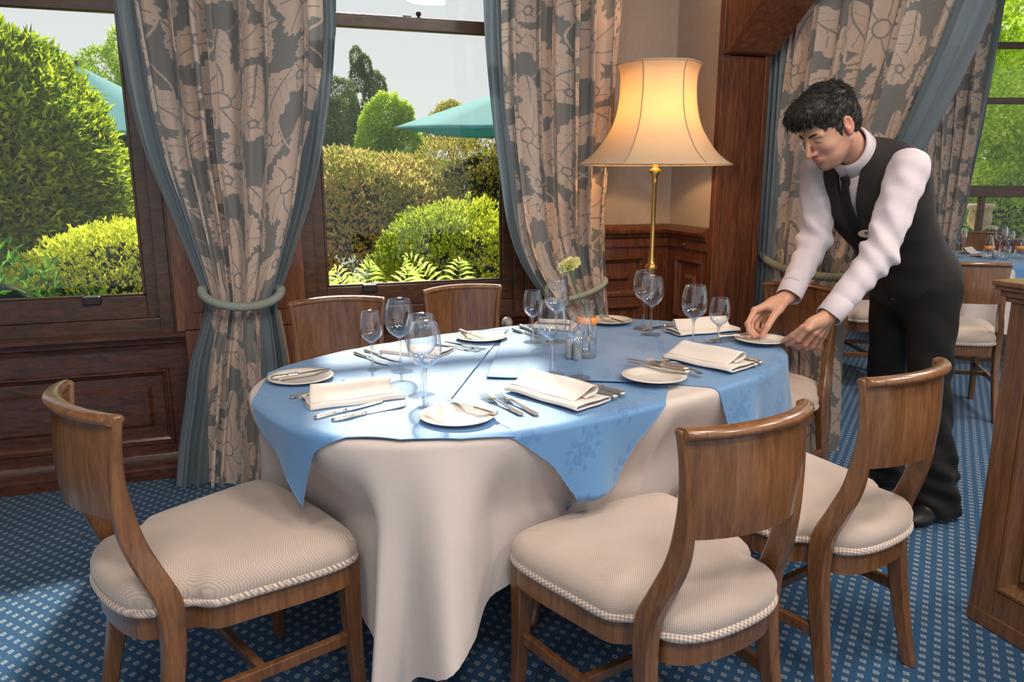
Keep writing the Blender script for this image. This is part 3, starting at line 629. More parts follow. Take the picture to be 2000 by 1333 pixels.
# woven flower pattern shared by curtains and blue cloths: 1 where the raised motif lies
def damask(U, V, tw=.36, th=.46, fine=1.0):
    U = U + .012 * np.sin(V * 21) ; V = V + .012 * np.sin(U * 25)
    out = np.zeros_like(U); col = np.floor(U / tw); y = V + (col % 2) * th * .5
    u = (U / tw - col - .5) * tw; row = np.floor(y / th); v = (y / th - row - .5) * th
    vein = np.zeros_like(U)
    def flower(cx, cy, R, k, ser, hole, rot=0.0):
        nonlocal out, vein
        dx, dy = u - cx, v - cy; r = np.hypot(dx, dy); t = np.arctan2(dy, dx) + rot
        Rt = R * (.74 + .26 * np.abs(np.sin(k * t / 2)) ** .6 + .05 * np.sin(ser * t))
        m = r < Rt; out = np.where(m, 1, out)
        vn = m & (np.abs(np.sin(k * t / 2 + 2.2 * (r / R))) < .055 * R / np.maximum(r, .012) * 1.3) & (r > hole * 1.2) & (r < Rt * .86)
        vn |= m & (np.abs(r - hole) < .0035 * fine) ; vein = np.where(m, vn, vein)
    def leaf(cx, cy, L, Wd, ang, ser=9.0, curve=.0):
        nonlocal out, vein
        ca, sa = math.cos(ang), math.sin(ang); x = (u - cx) * ca + (v - cy) * sa; yy = -(u - cx) * sa + (v - cy) * ca
        yy = yy - curve * np.sin(np.clip(x / L, 0, 1) * np.pi)
        s = np.clip(x / L, 0, 1); w = Wd * np.sin(np.pi * s ** .75) * (1 + .22 * (np.abs(np.sin(ser * np.pi * s)) - .5))
        m = (x > 0) & (x < L) & (np.abs(yy) < w); out = np.where(m, 1, out)
        vn = m & ((np.abs(yy) < .0028 * fine) | ((np.abs(np.sin((x - .9 * np.abs(yy)) * np.pi * 7 / L)) < .10) & (np.abs(yy) < w * .72) & (s > .12))); vein = np.where(m, vn, vein)
    leaf(-.02, -.21, .20, .045, 2.2, 7, .02); leaf(.02, -.21, .20, .045, .94, 7, -.02)
    leaf(-.17, .02, .17, .042, 1.15, 6, .02); leaf(.17, .02, .17, .042, 1.99, 6, -.02)
    leaf(-.16, -.16, .15, .028, 1.9, 6, .02); leaf(.15, -.15, .15, .028, 1.2, 6, -.02)
    leaf(0, -.09, .12, .030, 1.57, 5)
    leaf(-.09, .12, .12, .022, 2.6, 5); leaf(.09, .12, .12, .022, .5, 5)
    flower(0, .075, .098, 7, 33, .020); flower(-.115, -.045, .056, 5, 25, .012, .5); flower(.118, -.03, .060, 6, 27, .013, .2); flower(-.13, .20, .045, 5, 23, .010); flower(.14, .16, .04, 5, 21, .009); flower(0, -.185, .040, 5, 21, .010); flower(.02, .20, .042, 6, 27, .011)
    st = np.abs(u - .085 * np.sin(v * 2 * np.pi / th)) < .004 * fine; out = np.where(st & (out < .5), 1, out)
    st2 = np.abs(u + .12 * np.sin(v * 2 * np.pi / th + 1)) < .003 * fine; out = np.where(st2 & (out < .5), 1, out)
    return np.where(vein > 0, .12, out)
def sprig(U, V):
    """sparse woven sprays of flowers and leaves"""
    tw, th = .20, .155; out = np.zeros_like(U); row = np.floor(V / th); x = U + (row % 2) * tw * .5; u = (x / tw - np.floor(x / tw) - .5) * tw; v = (V / th - row - .5) * th
    rs = np.random.RandomState(4)
    for cx, cy, R, k in ((0, 0, .024, 5), (.034, .016, .015, 5), (-.034, -.012, .017, 6), (.012, -.030, .012, 5), (-.016, .030, .012, 5), (.058, .0, .009, 5), (-.060, .006, .009, 5)):
        dx, dy = u - cx, v - cy; r = np.hypot(dx, dy); t = np.arctan2(dy, dx); m = (r < R * (.66 + .34 * np.abs(np.sin(k * t / 2)))) & ~((r > R * .28) & (r < R * .40)); out = np.where(m, 1, out)
    for cx, cy, L, a in ((.03, -.012, .030, -.5), (-.03, .014, .030, 2.6), (.02, .030, .026, .9), (-.022, -.03, .028, 4.1), (.055, .018, .022, .3), (-.055, -.018, .022, 3.4)):
        c, s = math.cos(a), math.sin(a); p = (u - cx) * c + (v - cy) * s; q = -(u - cx) * s + (v - cy) * c; m = (p > 0) & (p < L) & (np.abs(q) < .0065 * np.sin(np.pi * np.clip(p / L, 0, 1))); out = np.where(m, 1, out)
    out = np.where((np.abs(v - .012 * np.sin(u * 45)) < .0012) & (np.abs(u) < .07), 1, out); return out
def coons(edges, n):
    """edges: bottom, right, top, left as polylines of (u,v), running 0->1 in the same sense"""
    def ev(E, t):
        E = np.array(E, float); d = np.concatenate([[0], np.cumsum(np.linalg.norm(np.diff(E, axis=0), axis=1))]); d /= d[-1]
        return np.stack([np.interp(t, d, E[:, 0]), np.interp(t, d, E[:, 1])], -1)
    s = np.linspace(0, 1, n); B, Rr, T, Lf = (ev(e, s) for e in edges); Sg, Tg = s[:, None, None], s[None, :, None]
    return ((1 - Tg) * B[:, None] + Tg * T[:, None] + (1 - Sg) * Lf[None] + Sg * Rr[None] - ((1 - Sg) * (1 - Tg) * B[0] + Sg * (1 - Tg) * B[-1] + (1 - Sg) * Tg * T[0] + Sg * Tg * T[-1]))
def topper(name, edges, n, lift, mat, lab, pat=True, group=None, **kw):
    P = coons(edges, n).reshape(-1, 2); at = None
    if pat: at = {'pat': sprig(P[:, 0] + 5 + P[:, 1] * .5, P[:, 1] + 5 - P[:, 0] * .5) * .42}
    V = drape(P, lift, **kw); 
    o = npmesh(name, V, gridfaces(n, n), mat, attrs=at); tag(o, lab, 'tablecloth', group)
    hem = [V[i * n + j] for i, j in [(i, 0) for i in range(n)] + [(n - 1, j) for j in range(1, n)] + [(i, n - 1) for i in range(n - 2, -1, -1)] + [(0, j) for j in range(n - 2, 0, -1)]][::2]
    MB().tube(hem, .0013, 5, closed=True).build('hem', mat, o, smooth=True); return o
GT = 'blue cloths laid over the white tablecloth'
K1 = (-.30, -.790)
topper('table_topper', [[(.43, -.90), (.25, -.65), (.17, -.485), (-.12, -.12)], [(-.12, -.12), (.15, .55), (.45, .74)], [(1.24, -.20), (.95, .25), (.45, .74)], [(.43, -.90), (.80, -.64), (1.24, -.20)]],
    300, .0035, M['damask_blue'], 'blue flower-woven square cloth over the right end of the table, nearest the waiter', group=GT, **DR)
topper('table_topper', [[K1, (-.13, -.614), (.103, -.43), (.62, .07), (.80, .25)], [(.80, .25), (.60, .5), (.25, .72)], [(-.75, -.2), (-.35, .25), (.25, .72)], [K1, (-.40, -.60), (-.485, -.50), (-.60, -.38), (-.75, -.2)]],
    340, .0065, M['damask_blue'], 'blue flower-woven square cloth under the vase, its point hanging onto the front centre chair', group=GT, **DR)
topper('table_topper', [[(-1.035, -.25), (-.88, -.25), (-.80, -.300), (-.715, -.385), (-.60, -.452), (-.482, -.498)], [(-.482, -.498), (-.47, -.2), (.03, .30), (.20, .46)], [(-.60, .66), (-.2, .60), (.20, .46)], [(-1.035, -.25), (-.93, .0), (-.80, .25), (-.60, .66)]],
    150, .0095, M['topper'], 'plain blue cloth over the left end of the table, its corner hanging to a point', pat=False, group=GT, topw=.003, **DR)
topper('table_runner', [[(-.27, -.076), (.10, -.433)], [(.10, -.433), (.53, .02)], [(.13, .385), (.53, .02)], [(-.27, -.076), (.13, .385)]],
    240, .0125, M['damask_blue'], 'small blue flower-woven cloth laid flat in the middle of the table under the vase', topw=.001)
TT = TZ + .0135   # where the tableware stands
TL_ = TZ + .0085
# ---------------------------------------------------------------- glasses
def wine_glass(name, H, Rb, Rr, Rf, hs):
    """stem height hs, bowl radius Rb, rim radius Rr, foot radius Rf, total height H"""
    r = empty(name)
    b = H - hs; out = [(.0045, hs - .004), (.010, hs + .003), (Rb * .55, hs + b * .10), (Rb * .86, hs + b * .23), (Rb * .99, hs + b * .38), (Rb, hs + b * .48), (Rb * .97, hs + b * .64), (Rb * .90, hs + b * .82), (Rr, H)]
    K = crom(out, 5, closed=False); inn = [(max(0, x - .0014), z + (.0015 if i < 12 else 0)) for i, (x, z) in enumerate(K)]
    mb = MB(); mb.lathe([(x, z) for x, z in K] + [(Rr - .0006, H + .0007)] + inn[::-1][:-2] + [(0, hs + .006)], seg=40, cap=False); mb.build('bowl', M['bowl'], r, smooth=True)
    st = [(0, 0.0), (Rf * .97, 0.0), (Rf, .0012), (Rf * .97, .0024), (Rf * .6, .0036), (Rf * .25, .006), (.0075, .011), (.0046, .022), (.0036, .045), (.0036, hs * .75), (.0042, hs - .012), (.0065, hs - .002), (.0095, hs + .0035), (0, hs + .006)]
    MB().lathe(st, seg=28, cap=False).build('stem', M['crystal'], r, smooth=True)
    return r
def build_glass_prep():
    a = wine_glass('wine_glass', .217, .0425, .0320, .037, .104); b = wine_glass('wine_glass', .180, .0335, .0260, .032, .088); return {'L': a, 'S': b}
GP = build_glass_prep(); _gf = {'L': True, 'S': True}
def put_glass(kind, px, py, label, z=None, sc=1.0, group='wine glasses on the oval table'):
    z = TT if z is None else z; p = at_z(px, py, z); r = GP[kind] if _gf[kind] else copy_tree(GP[kind]); _gf[kind] = False
    r.location = p; r.scale = (sc, sc, sc); tag(r, label, 'wine glass', group); return r
put_glass('S', 728, 726, 'small wine glass, the leftmost on the oval table', TL_)
put_glass('L', 783, 727, 'large wine glass right of the leftmost small one, before the left far chair', TL_)
put_glass('L', 825, 774, 'large wine glass partly behind another, left of the cloth crease', TL_)
put_glass('L', 832, 798, 'large wine glass standing behind the front left side plate, nearest to us', TL_)
put_glass('L', 1077, 733, 'large wine glass left of the salt and pepper pots, behind the rolled napkin')
put_glass('S', 1132, 738, 'small wine glass in front of the salt and pepper pots and vase')
put_glass('S', 1040, 669, 'small wine glass at the far side, left of the vase')
put_glass('L', 1086, 668, 'large wine glass at the far side between small glass and vase')
put_glass('L', 1256, 641, 'large wine glass, left one of the overlapping pair before the lamp pole')
put_glass('L', 1271, 653, 'large wine glass, right one of the overlapping pair before the lamp pole', sc=.97)
put_glass('L', 1352, 684, 'large wine glass right of the table middle, in front of the far folded napkin', TL_)
put_glass('S', 1401, 688, 'small wine glass, rightmost on the oval table', TL_)
# ---------------------------------------------------------------- plates, cutlery, napkins
def make_plate():
    r = empty('side_plate')
    prof = [(0, .0), (.048, 0), (.052, .002), (.070, .007), (.086, .0125), (.0905, .0135), (.0912, .015), (.0895, .0155), (.0875, .0148), (.086, .0158), (.083, .0145), (.081, .0152), (.077, .0135), (.066, .0095), (.060, .0075), (.055, .0048), (.052, .0042), (0, .0042)]
    MB().lathe(prof, seg=64, cap=False).build('dish', M['china'], r, smooth=True); return r
PLATE = make_plate(); PL = []
for i, (px, py, z, lab) in enumerate([(588, 744, TL_, 'white side plate at the left end of the table, knife across it'), (893, 820, TL_, 'white side plate at the front edge, nearest to us, knife across it'),
        (940, 664, TL_, 'white side plate at the far edge in front of the right far chair'), (1277, 742, TT, 'white side plate at the front edge right of centre, knives and forks across it'),
        (1487, 669, TL_, 'white side plate the waiter is holding at the right end'), (1190, 631, TL_, 'white side plate at the far edge behind the vase')]):
    r = PLATE if i == 0 else copy_tree(PLATE); r.location = at_z(px, py, z); PL.append(r); tag(r, lab, 'plate', 'white side plates')
def make_knife(L=.205):
    r = empty('table_knife'); h = L * .42
    mb = MB(); rg = []
    for x, w, t in [(0, .004, .003), (.004, .0085, .006), (.014, .010, .007), (.05, .0075, .006), (h - .012, .0070, .0055), (h - .004, .0085, .0065), (h, .0085, .0065), (h + .003, .005, .004)]:
        rg.append([(x, w * math.cos(a), .006 + t * math.sin(a)) for a in np.linspace(0, 2 * math.pi, 12, endpoint=False)])
    mb.loft(rg); mb.build('handle', M['silverh'], r, smooth=True)
    B = [(h, -.004), (h + .01, -.009), (L * .8, -.010), (L * .93, -.0085), (L, .003), (L * .97, .0065), (L * .8, .0075), (h, .004)]
    MB().prism([(x, y, .0045) for x, y in B], (0, 0, .0016)).build('blade', M['silver'], r, bevel=.0004); return r
def make_fork(L=.19):
    r = empty('table_fork'); mb = MB(); rg = []
    for x, w, z in [(0, .006, .002), (.01, .009, .0025), (.05, .0065, .004), (.09, .004, .007), (.115, .0035, .008), (.128, .007, .007), (.138, .0115, .0055), (.15, .012, .004)]:
        rg.append([(x, -w, z), (x, w, z), (x, w * .9, z + .0022), (x, -w * .9, z + .0022)])
    mb.loft(rg)
    for k in range(4):
        y = -.0100 + k * .00667
        mb.loft([[(x, y - w, z), (x, y + w, z), (x, y + w, z + .002), (x, y - w, z + .002)] for x, w, z in [(.148, .0018, .004), (.16, .0017, .0022), (.175, .0016, .0022), (L, .0007, .006)]])
    mb.build('tines_and_shaft', M['silver'], r, smooth=True, auto=40); return r
KN, FK = make_knife(), make_fork(); _kf = {'k': True, 'f': True}
def put_cut(kind, a, b, lab, dz=0.0, z=None, sc=1.0, pitch=0.0, roll=0.0, grp=None):
    """a = handle end, b = tip"""
    z = TL_ if z is None else z; A = at_z(*a, z); B = at_z(*b, z); src = KN if kind == 'k' else FK
    r = src if _kf[kind] else copy_tree(src); _kf[kind] = False; d = B - A; L = (.205 if kind == 'k' else .19) * sc; mid = (A + B) / 2; u = d / np.linalg.norm(d)
    r.location = mid - u * L / 2 + np.array([0, 0, dz]); r.rotation_euler = (roll, -pitch, math.atan2(d[1], d[0])); r.scale = (sc,) * 3
    tag(r, lab, 'knife' if kind == 'k' else 'fork', grp or ('table knives' if kind == 'k' else 'table forks')); return r
P_ = .0155
put_cut('k', (529, 753), (649, 733), 'butter knife lying across the left end plate', P_, sc=.86)
put_cut('k', (975, 826), (870, 794), 'butter knife lying across the front plate nearest to us', P_, sc=.86)
put_cut('k', (886, 652), (958, 678), 'butter knife lying across the plate before the right far chair', P_, sc=.86)
put_cut('k', (1338, 741), (1232, 722), 'front knife across the plate right of centre', P_ + .001, TT)
put_cut('k', (1336, 735), (1230, 716), 'back knife across the plate right of centre', P_ + .001, TT)
put_cut('k', (1170, 624), (1222, 641), 'butter knife lying across the far plate behind the vase', P_, sc=.86)
put_cut('f', (566, 783), (684, 745), 'outer fork beside the left end plate')
put_cut('f', (585, 778), (676, 758), 'inner fork beside the left end plate', .004)
put_cut('f', (1025, 815), (938, 773), 'left fork in front of the rolled napkin at front centre')
put_cut('f', (1064, 820), (960, 769), 'right fork in front of the rolled napkin at front centre')
put_cut('f', (862, 677), (925, 688), 'left fork before the right far chair', z=TL_)
put_cut('f', (880, 672), (936, 683), 'right fork before the right far chair', z=TL_)
put_cut('f', (1355, 741), (1256, 703), 'left fork behind the plate right of centre', .004, TT)
put_cut('f', (1388, 741), (1281, 701), 'right fork behind the plate right of centre', .002, TT)
put_cut('k', (622, 820), (745, 788), 'back knife in front of the left napkin')
put_cut('k', (650, 826), (794, 795), 'front knife in front of the left napkin')
put_cut('k', (1210, 782), (1095, 747), 'front knife beside the front centre napkin', z=TT)
put_cut('k', (1224, 776), (1112, 742), 'back knife beside the front centre napkin', z=TT)
put_cut('k', (1484, 719), (1380, 690), 'front knife beside the right napkin')
put_cut('k', (1491, 714), (1392, 687), 'back knife beside the right napkin')
put_cut('k', (694, 693), (757, 716), 'front knife before the left far chair')
put_cut('k', (716, 689), (780, 709), 'back knife before the left far chair')
put_cut('k', (1004, 646), (1052, 664), 'front knife at the far edge left of the small glass')
put_cut('k', (1018, 640), (1064, 657), 'back knife at the far edge left of the small glass')
put_cut('k', (1318, 636), (1262, 646), 'knife at the far edge beside the far folded napkin')
put_cut('k', (1462, 655), (1398, 664), 'back knife left of the plate the waiter holds')
put_cut('f', (1452, 661), (1385, 668), 'fork left of the plate the waiter holds')
put_cut('k', (1398, 671), (1502, 663), 'knife across the plate the waiter holds, pinched in his fingers', P_ + .002)
def napkin(p0, p1, wpx, label, z, roll=True, flip=1, w=.105, h=1.0):
    """folded linen napkin: a flat folded pad with one side rolled back over it; p0 -> p1 is the long axis"""
    A = at_z(*p0, z); B = at_z(*p1, z); d = B - A; L = float(np.linalg.norm(d)); a = math.atan2(d[1], d[0]); mid = (A + B) / 2
    r = empty('napkin', mid, a, label, 'napkin', 'folded linen napkins')
    n = 26; V = []
    def sheet(prof, name, x0, x1, skew=0.0):
        K = crom(prof, 5, closed=False); n2 = len(K); V = []; xs = np.linspace(x0, x1, n)
        for i, x in enumerate(xs):
            for y, zz in K: V.append((x + skew * y + .0012 * math.sin(y * 90), flip * y, max(.0005, zz + .0012 * math.sin(x * 40 + y * 30))))
        o = npmesh(name, V, gridfaces(n, n2), M['napkin'], r); s = o.modifiers.new('s', 'SOLIDIFY'); s.thickness = .0022; s.offset = 0; return o
    pad = [(-w / 2, .012), (-w / 2 - .004, .007), (-w / 2, .002), (0, .002), (w / 2, .002), (w / 2 + .004, .006), (w / 2, .011), (w * .2, .013), (-w * .2, .014), (-w / 2, .012)]
    sheet(pad, 'folded_pad', -L / 2, L / 2)
    if roll:
        rl = [(-w * .38, .015), (-w * .30, .018), (-w * .10, .030 * h), (w * .06, .044 * h), (w * .18, .048 * h), (w * .25, .040 * h), (w * .21, .029 * h), (w * .08, .024), (-w * .05, .018)]
        sheet(rl, 'rolled_flap', -L / 2 + .012, L / 2 - .020, skew=.22)
    return r
napkin((597, 793), (778, 770), 0, 'rolled white napkin at the left end between forks and knives', TL_, flip=1, w=.10)
napkin((1020, 754), (1160, 794), 0, 'rolled white napkin at front centre, right of the two forks', TT, flip=1, w=.12)
napkin((1318, 694), (1452, 722), 0, 'rolled white napkin at the right, in front of the rightmost glasses', TL_ + .003, flip=1, w=.12)
napkin((1312, 652), (1428, 642), 0, 'folded white napkin at the far edge behind the rightmost glasses', TL_, flip=1, w=.10)
napkin((760, 684), (870, 694), 0, 'folded white napkin before the left far chair, behind the large glasses', TL_, roll=False, w=.12)
napkin((1046, 637), (1126, 643), 0, 'folded white napkin at the far edge behind the left of the vase', TL_, flip=-1, w=.10, h=.7)
# ---------------------------------------------------------------- vase, flower, salt and pepper
vp = at_z(1145, 697, TT)
r = empty('bottle_vase', vp, label='clear bottle vase holding one yellow flower in the middle of the table', cat='vase')
r.scale = (1.15, 1.15, 1.15)
vpf = crom([(.026, 0), (.029, .004), (.0285, .05), (.0275, .085), (.022, .110), (.0165, .130), (.0150, .150), (.0165, .158)], 4, closed=False)
MB().lathe([(0, .001)] + [(a, b) for a, b in vpf] + [(.0150, .1585)] + [(max(a - .002, .001), b + (.004 if i < 3 else 0)) for i, (a, b) in list(enumerate(vpf))[::-1]] + [(0, .005)], seg=36, cap=False).build('bottle', M['bowl'], r, smooth=True)
MB().lathe([(.0283, .094), (.0296, .096), (.0290, .112), (.0245, .1135), (.0240, .112), (.0277, .096)], seg=36, cap=False).build('band', plain('amber_band', (.85, .30, .05), .4), r, smooth=True)
MB().lathe([(0, .006), (.0262, .006), (.0258, .050), (0, .050)], seg=30, cap=False).build('water', M['bowl'], r, smooth=True)
fh = at_y(1113, 520, vp[1] - .01)
r = empty('yellow_carnation', vp, label='yellow carnation on a long green stem in the bottle vase', cat='flower')
hd = fh - vp; hd = Vector(hd)
MB().tube(crom([(.012, 0, .012), (.006, 0, .06), (.0, 0, .13), (hd.x * .55, hd.y * .5, hd.z * .72), (hd.x + .008, hd.y, hd.z - .022)], 6, closed=False), .0017, 7).build('stem', plain('stem_green', (.10, .22, .05), .5), r, smooth=True)
mb = MB(); mb.lathe([(.002, 0), (.007, .006), (.009, .016), (.010, .024)], (0, 0, 0), 12, cap=False); o = mb.build('calyx', plain('calyx_green', (.14, .33, .07), .5), r, smooth=True); o.location = hd + Vector((.008, 0, -.026)); o.rotation_euler = (0, -.45, 0)
rs = random.Random(3); mb = MB()
for k in range(46):
    el = rs.uniform(-.2, 1.45); az = rs.uniform(0, 6.28); L = .021 * rs.uniform(.8, 1.1) * (1.05 if el < .7 else .8); dv = Vector((math.cos(el) * math.cos(az), math.cos(el) * math.sin(az), math.sin(el)))
    sd = dv.cross(Vector((0, 0, 1))).normalized(); up = sd.cross(dv); nn = 7; vs = []
    for i in range(4):
        t = i / 3
        for j in range(nn):
            a = (j / (nn - 1) - .5) * 2; w = .010 * (.25 + t) ; q = dv * (L * t * (1 - .1 * a * a)) + sd * (a * w) + up * (.004 * t * math.sin(j * 2.4 + k) + .003 * t * t); vs.append(q)
    mb.add(vs, [(i * nn + j, i * nn + j + 1, (i + 1) * nn + j + 1, (i + 1) * nn + j) for i in range(3) for j in range(nn - 1)])
o = mb.build('petals', cloth('petal_yellow', (1.0, .94, .50), rough=.7, noise=.06, trans=.4), r, smooth=True); o.location = hd + Vector((0, 0, -.004)); o.rotation_euler = (0, -.5, 0); o.scale = (1.75, 1.75, 1.5)
r = empty('twig', vp, label='thin reddish curly twig standing in the bottle vase', cat='twig')
tp = at_y(1150, 545, vp[1] + .02) - vp; MB().tube(crom([(-.010, .004, .012), (-.014, .002, .05), (-.004, .006, .09), (.004, .004, .13), (.012, .01, .17), (.002, .012, .195), (tp[0], tp[1], tp[2]), (tp[0] - .012, tp[1], tp[2] + .03)], 8, closed=False), .0010, 6).build('branch', plain('twig_red', (.28, .09, .05), .6), r, smooth=True)
for px, py, lab in ((1112, 700, 'grey salt pot, the left one beside the vase'), (1127, 703, 'grey pepper pot, the right one beside the vase')):
    p = at_z(px, py, TT); r = empty('shaker', p, label=lab, cat='shaker', group='grey pots beside the vase')
    MB().lathe([(0, 0), (.0125, 0), (.0135, .003), (.0130, .040), (.0125, .058), (.010, .062), (0, .063)], seg=24, cap=False).build('pot', M['grey_pot'], r, smooth=True)
    MB().lathe([(0, .0632), (.002, .0632), (.002, .0636), (0, .0636)], seg=8, cap=False).build('hole', M['dark_metal'], r)
# ---------------------------------------------------------------- floor lamp
lx, ly = at_y(1280, 322, 2.98)[:2]
r = empty('floor_lamp', (lx, ly, 0), label='brass floor lamp with a large cream panelled bell shade, lit, in the corner', cat='lamp')
zb, zt = at_y(1280, 322, 2.98)[2], at_y(1280, 126, 2.98)[2]
prof = [(.328, 0), (.275, .09), (.232, .21), (.187, .40), (.166, .60), (.160, .80), (.164, .92), (.178, 1.0)]
K = crom(prof, 5, closed=False); NS, SEG = 6, 96; V = []
for rad, zz in K:
    for k in range(SEG):
        a = 2 * math.pi * k / SEG + .68; ph = ((k * NS / SEG) % 1) - .5; rr = rad * (1 - .055 * (1 - (2 * ph) ** 2)); V.append((rr * math.cos(a), rr * math.sin(a), zb + zz * (zt - zb)))
V = np.array(V).reshape(len(K), SEG, 3); F_ = gridfaces(SEG, len(K), wrap_u=True); Vt = V.transpose(1, 0, 2).reshape(-1, 3)
m, nt, out = newmat('lamp_silk'); d = nd(nt, 'ShaderNodeBsdfDiffuse'); d.inputs[0].default_value = (.75, .58, .40, 1); t = nd(nt, 'ShaderNodeBsdfTranslucent'); t.inputs[0].default_value = (.95, .58, .22, 1)
mx = nd(nt, 'ShaderNodeMixShader'); mx.inputs[0].default_value = .16; nt.links.new(d.outputs[0], mx.inputs[1]); nt.links.new(t.outputs[0], mx.inputs[2]); nt.links.new(mx.outputs[0], out.inputs[0])
sh = npmesh('lamp_shade', Vt, F_, m, r)
mb = MB()
for k in range(NS):
    a = 2 * math.pi * k / NS + .68; mb.tube([((rad + .001) * math.cos(a), (rad + .001) * math.sin(a), zb + zz * (zt - zb)) for rad, zz in K], .0022, 6)
mb.build('seam_cord', plain('shade_braid', (.42, .30, .20), .8), sh, smooth=True)
M['strim'] = plain('shade_trim', (.62, .47, .33), .8)
for row in (0, -1): MB().tube([tuple(p) for p in V[row]], .004, 6, closed=True).build('shade_trim', M['strim'], sh, smooth=True)
mb = MB(); mb.lathe([(0, .0), (.15, .0), (.16, .012), (.15, .024), (.05, .034), (.03, .05), (.014, .07), (0, .07)], seg=40, cap=False); mb.build('base', M['brass'], r, smooth=True)
pz = .94; mb = MB(); mb.lathe([(.0115, .06), (.0115, pz - .06), (.016, pz - .055), (.012, pz - .045), (.020, pz - .02), (.030, pz), (.020, pz + .012), (.013, pz + .02), (.015, pz + .035), (.010, pz + .045), (.0105, zb - .08), (.015, zb - .075), (.011, zb - .065), (.016, zb - .045), (.030, zb - .028), (.020, zb - .018), (.012, zb - .01), (.012, zb + .10)], seg=28, cap=False)
mb.build('pole', M['brass'], r, smooth=True)
mb = MB()
for k in range(3): a = k * 2.094; mb.tube([(0, 0, zb + .10), (.15 * math.cos(a), .15 * math.sin(a), zt - .02)], .0025, 6)
mb.build('shade_carrier', M['brass'], r, smooth=True)
m, nt, out = newmat('bulb_glow'); e = nd(nt, 'ShaderNodeEmission'); e.inputs[0].default_value = (1, .72, .38, 1); e.inputs[1].default_value = 12; nt.links.new(e.outputs[0], out.inputs[0])
mb = MB(); mb.lathe([(0, 0), (.015, .005), (.03, .04), (.028, .06), (.0, .085)], (0, 0, zb + .10), 20, cap=False); mb.build('bulb', m, r, smooth=True)
ld = bpy.data.lights.new('lamp_bulb_light', 'POINT'); lo = bpy.data.objects.new('lamp_bulb_light', ld); COL.objects.link(lo); ld.energy = 11; ld.color = (1, .60, .26); ld.shadow_soft_size = .05; lo.location = (lx, ly, zb + .20)
# brass hook below the rail
hp = at_x(1334, 474, XW); r = empty('brass_hook', hp, label='small brass double hook on the rail right of the lamp', cat='hook')
mb = MB()
mb.tube([(0, -.03, .008), (-.012, -.032, -.004), (-.016, -.02, -.016), (-.018, 0, -.022), (-.016, .02, -.016), (-.012, .032, -.004), (0, .03, .008)], .0035, 8); mb.build('bail', M['brass'], r, smooth=True)
mb = MB(); mb.lathe([(0, 0), (.010, 0), (.008, .005), (0, .007)], (0, 0, 0), 14, cap=False)
for y in (-.03, .03): o = mb.build('rosette', M['brass'], r, smooth=True); o.rotation_euler = (0, -math.pi / 2, 0); o.location = (0, y, .008)
tp = at_y(990, 631, 3.40); r = empty('turned_knob', tp, label='small turned metal knob beside the right far chair, under the sill', cat='knob')
o = MB().lathe([(0, -.05), (.012, -.05), (.014, -.02), (.026, -.012), (.030, .0), (.024, .014), (.016, .02), (.020, .028), (.012, .036), (0, .038)], seg=24, cap=False).build('knob', M['grey_pot'], r, smooth=True); o.rotation_euler = (math.pi / 2, 0, 0)
o = MB().lathe([(0, .03), (.008, .03), (.008, .09), (0, .09)], seg=12, cap=False).build('spindle', M['dark_metal'], r, smooth=True); o.rotation_euler = (-math.pi / 2, 0, 0)
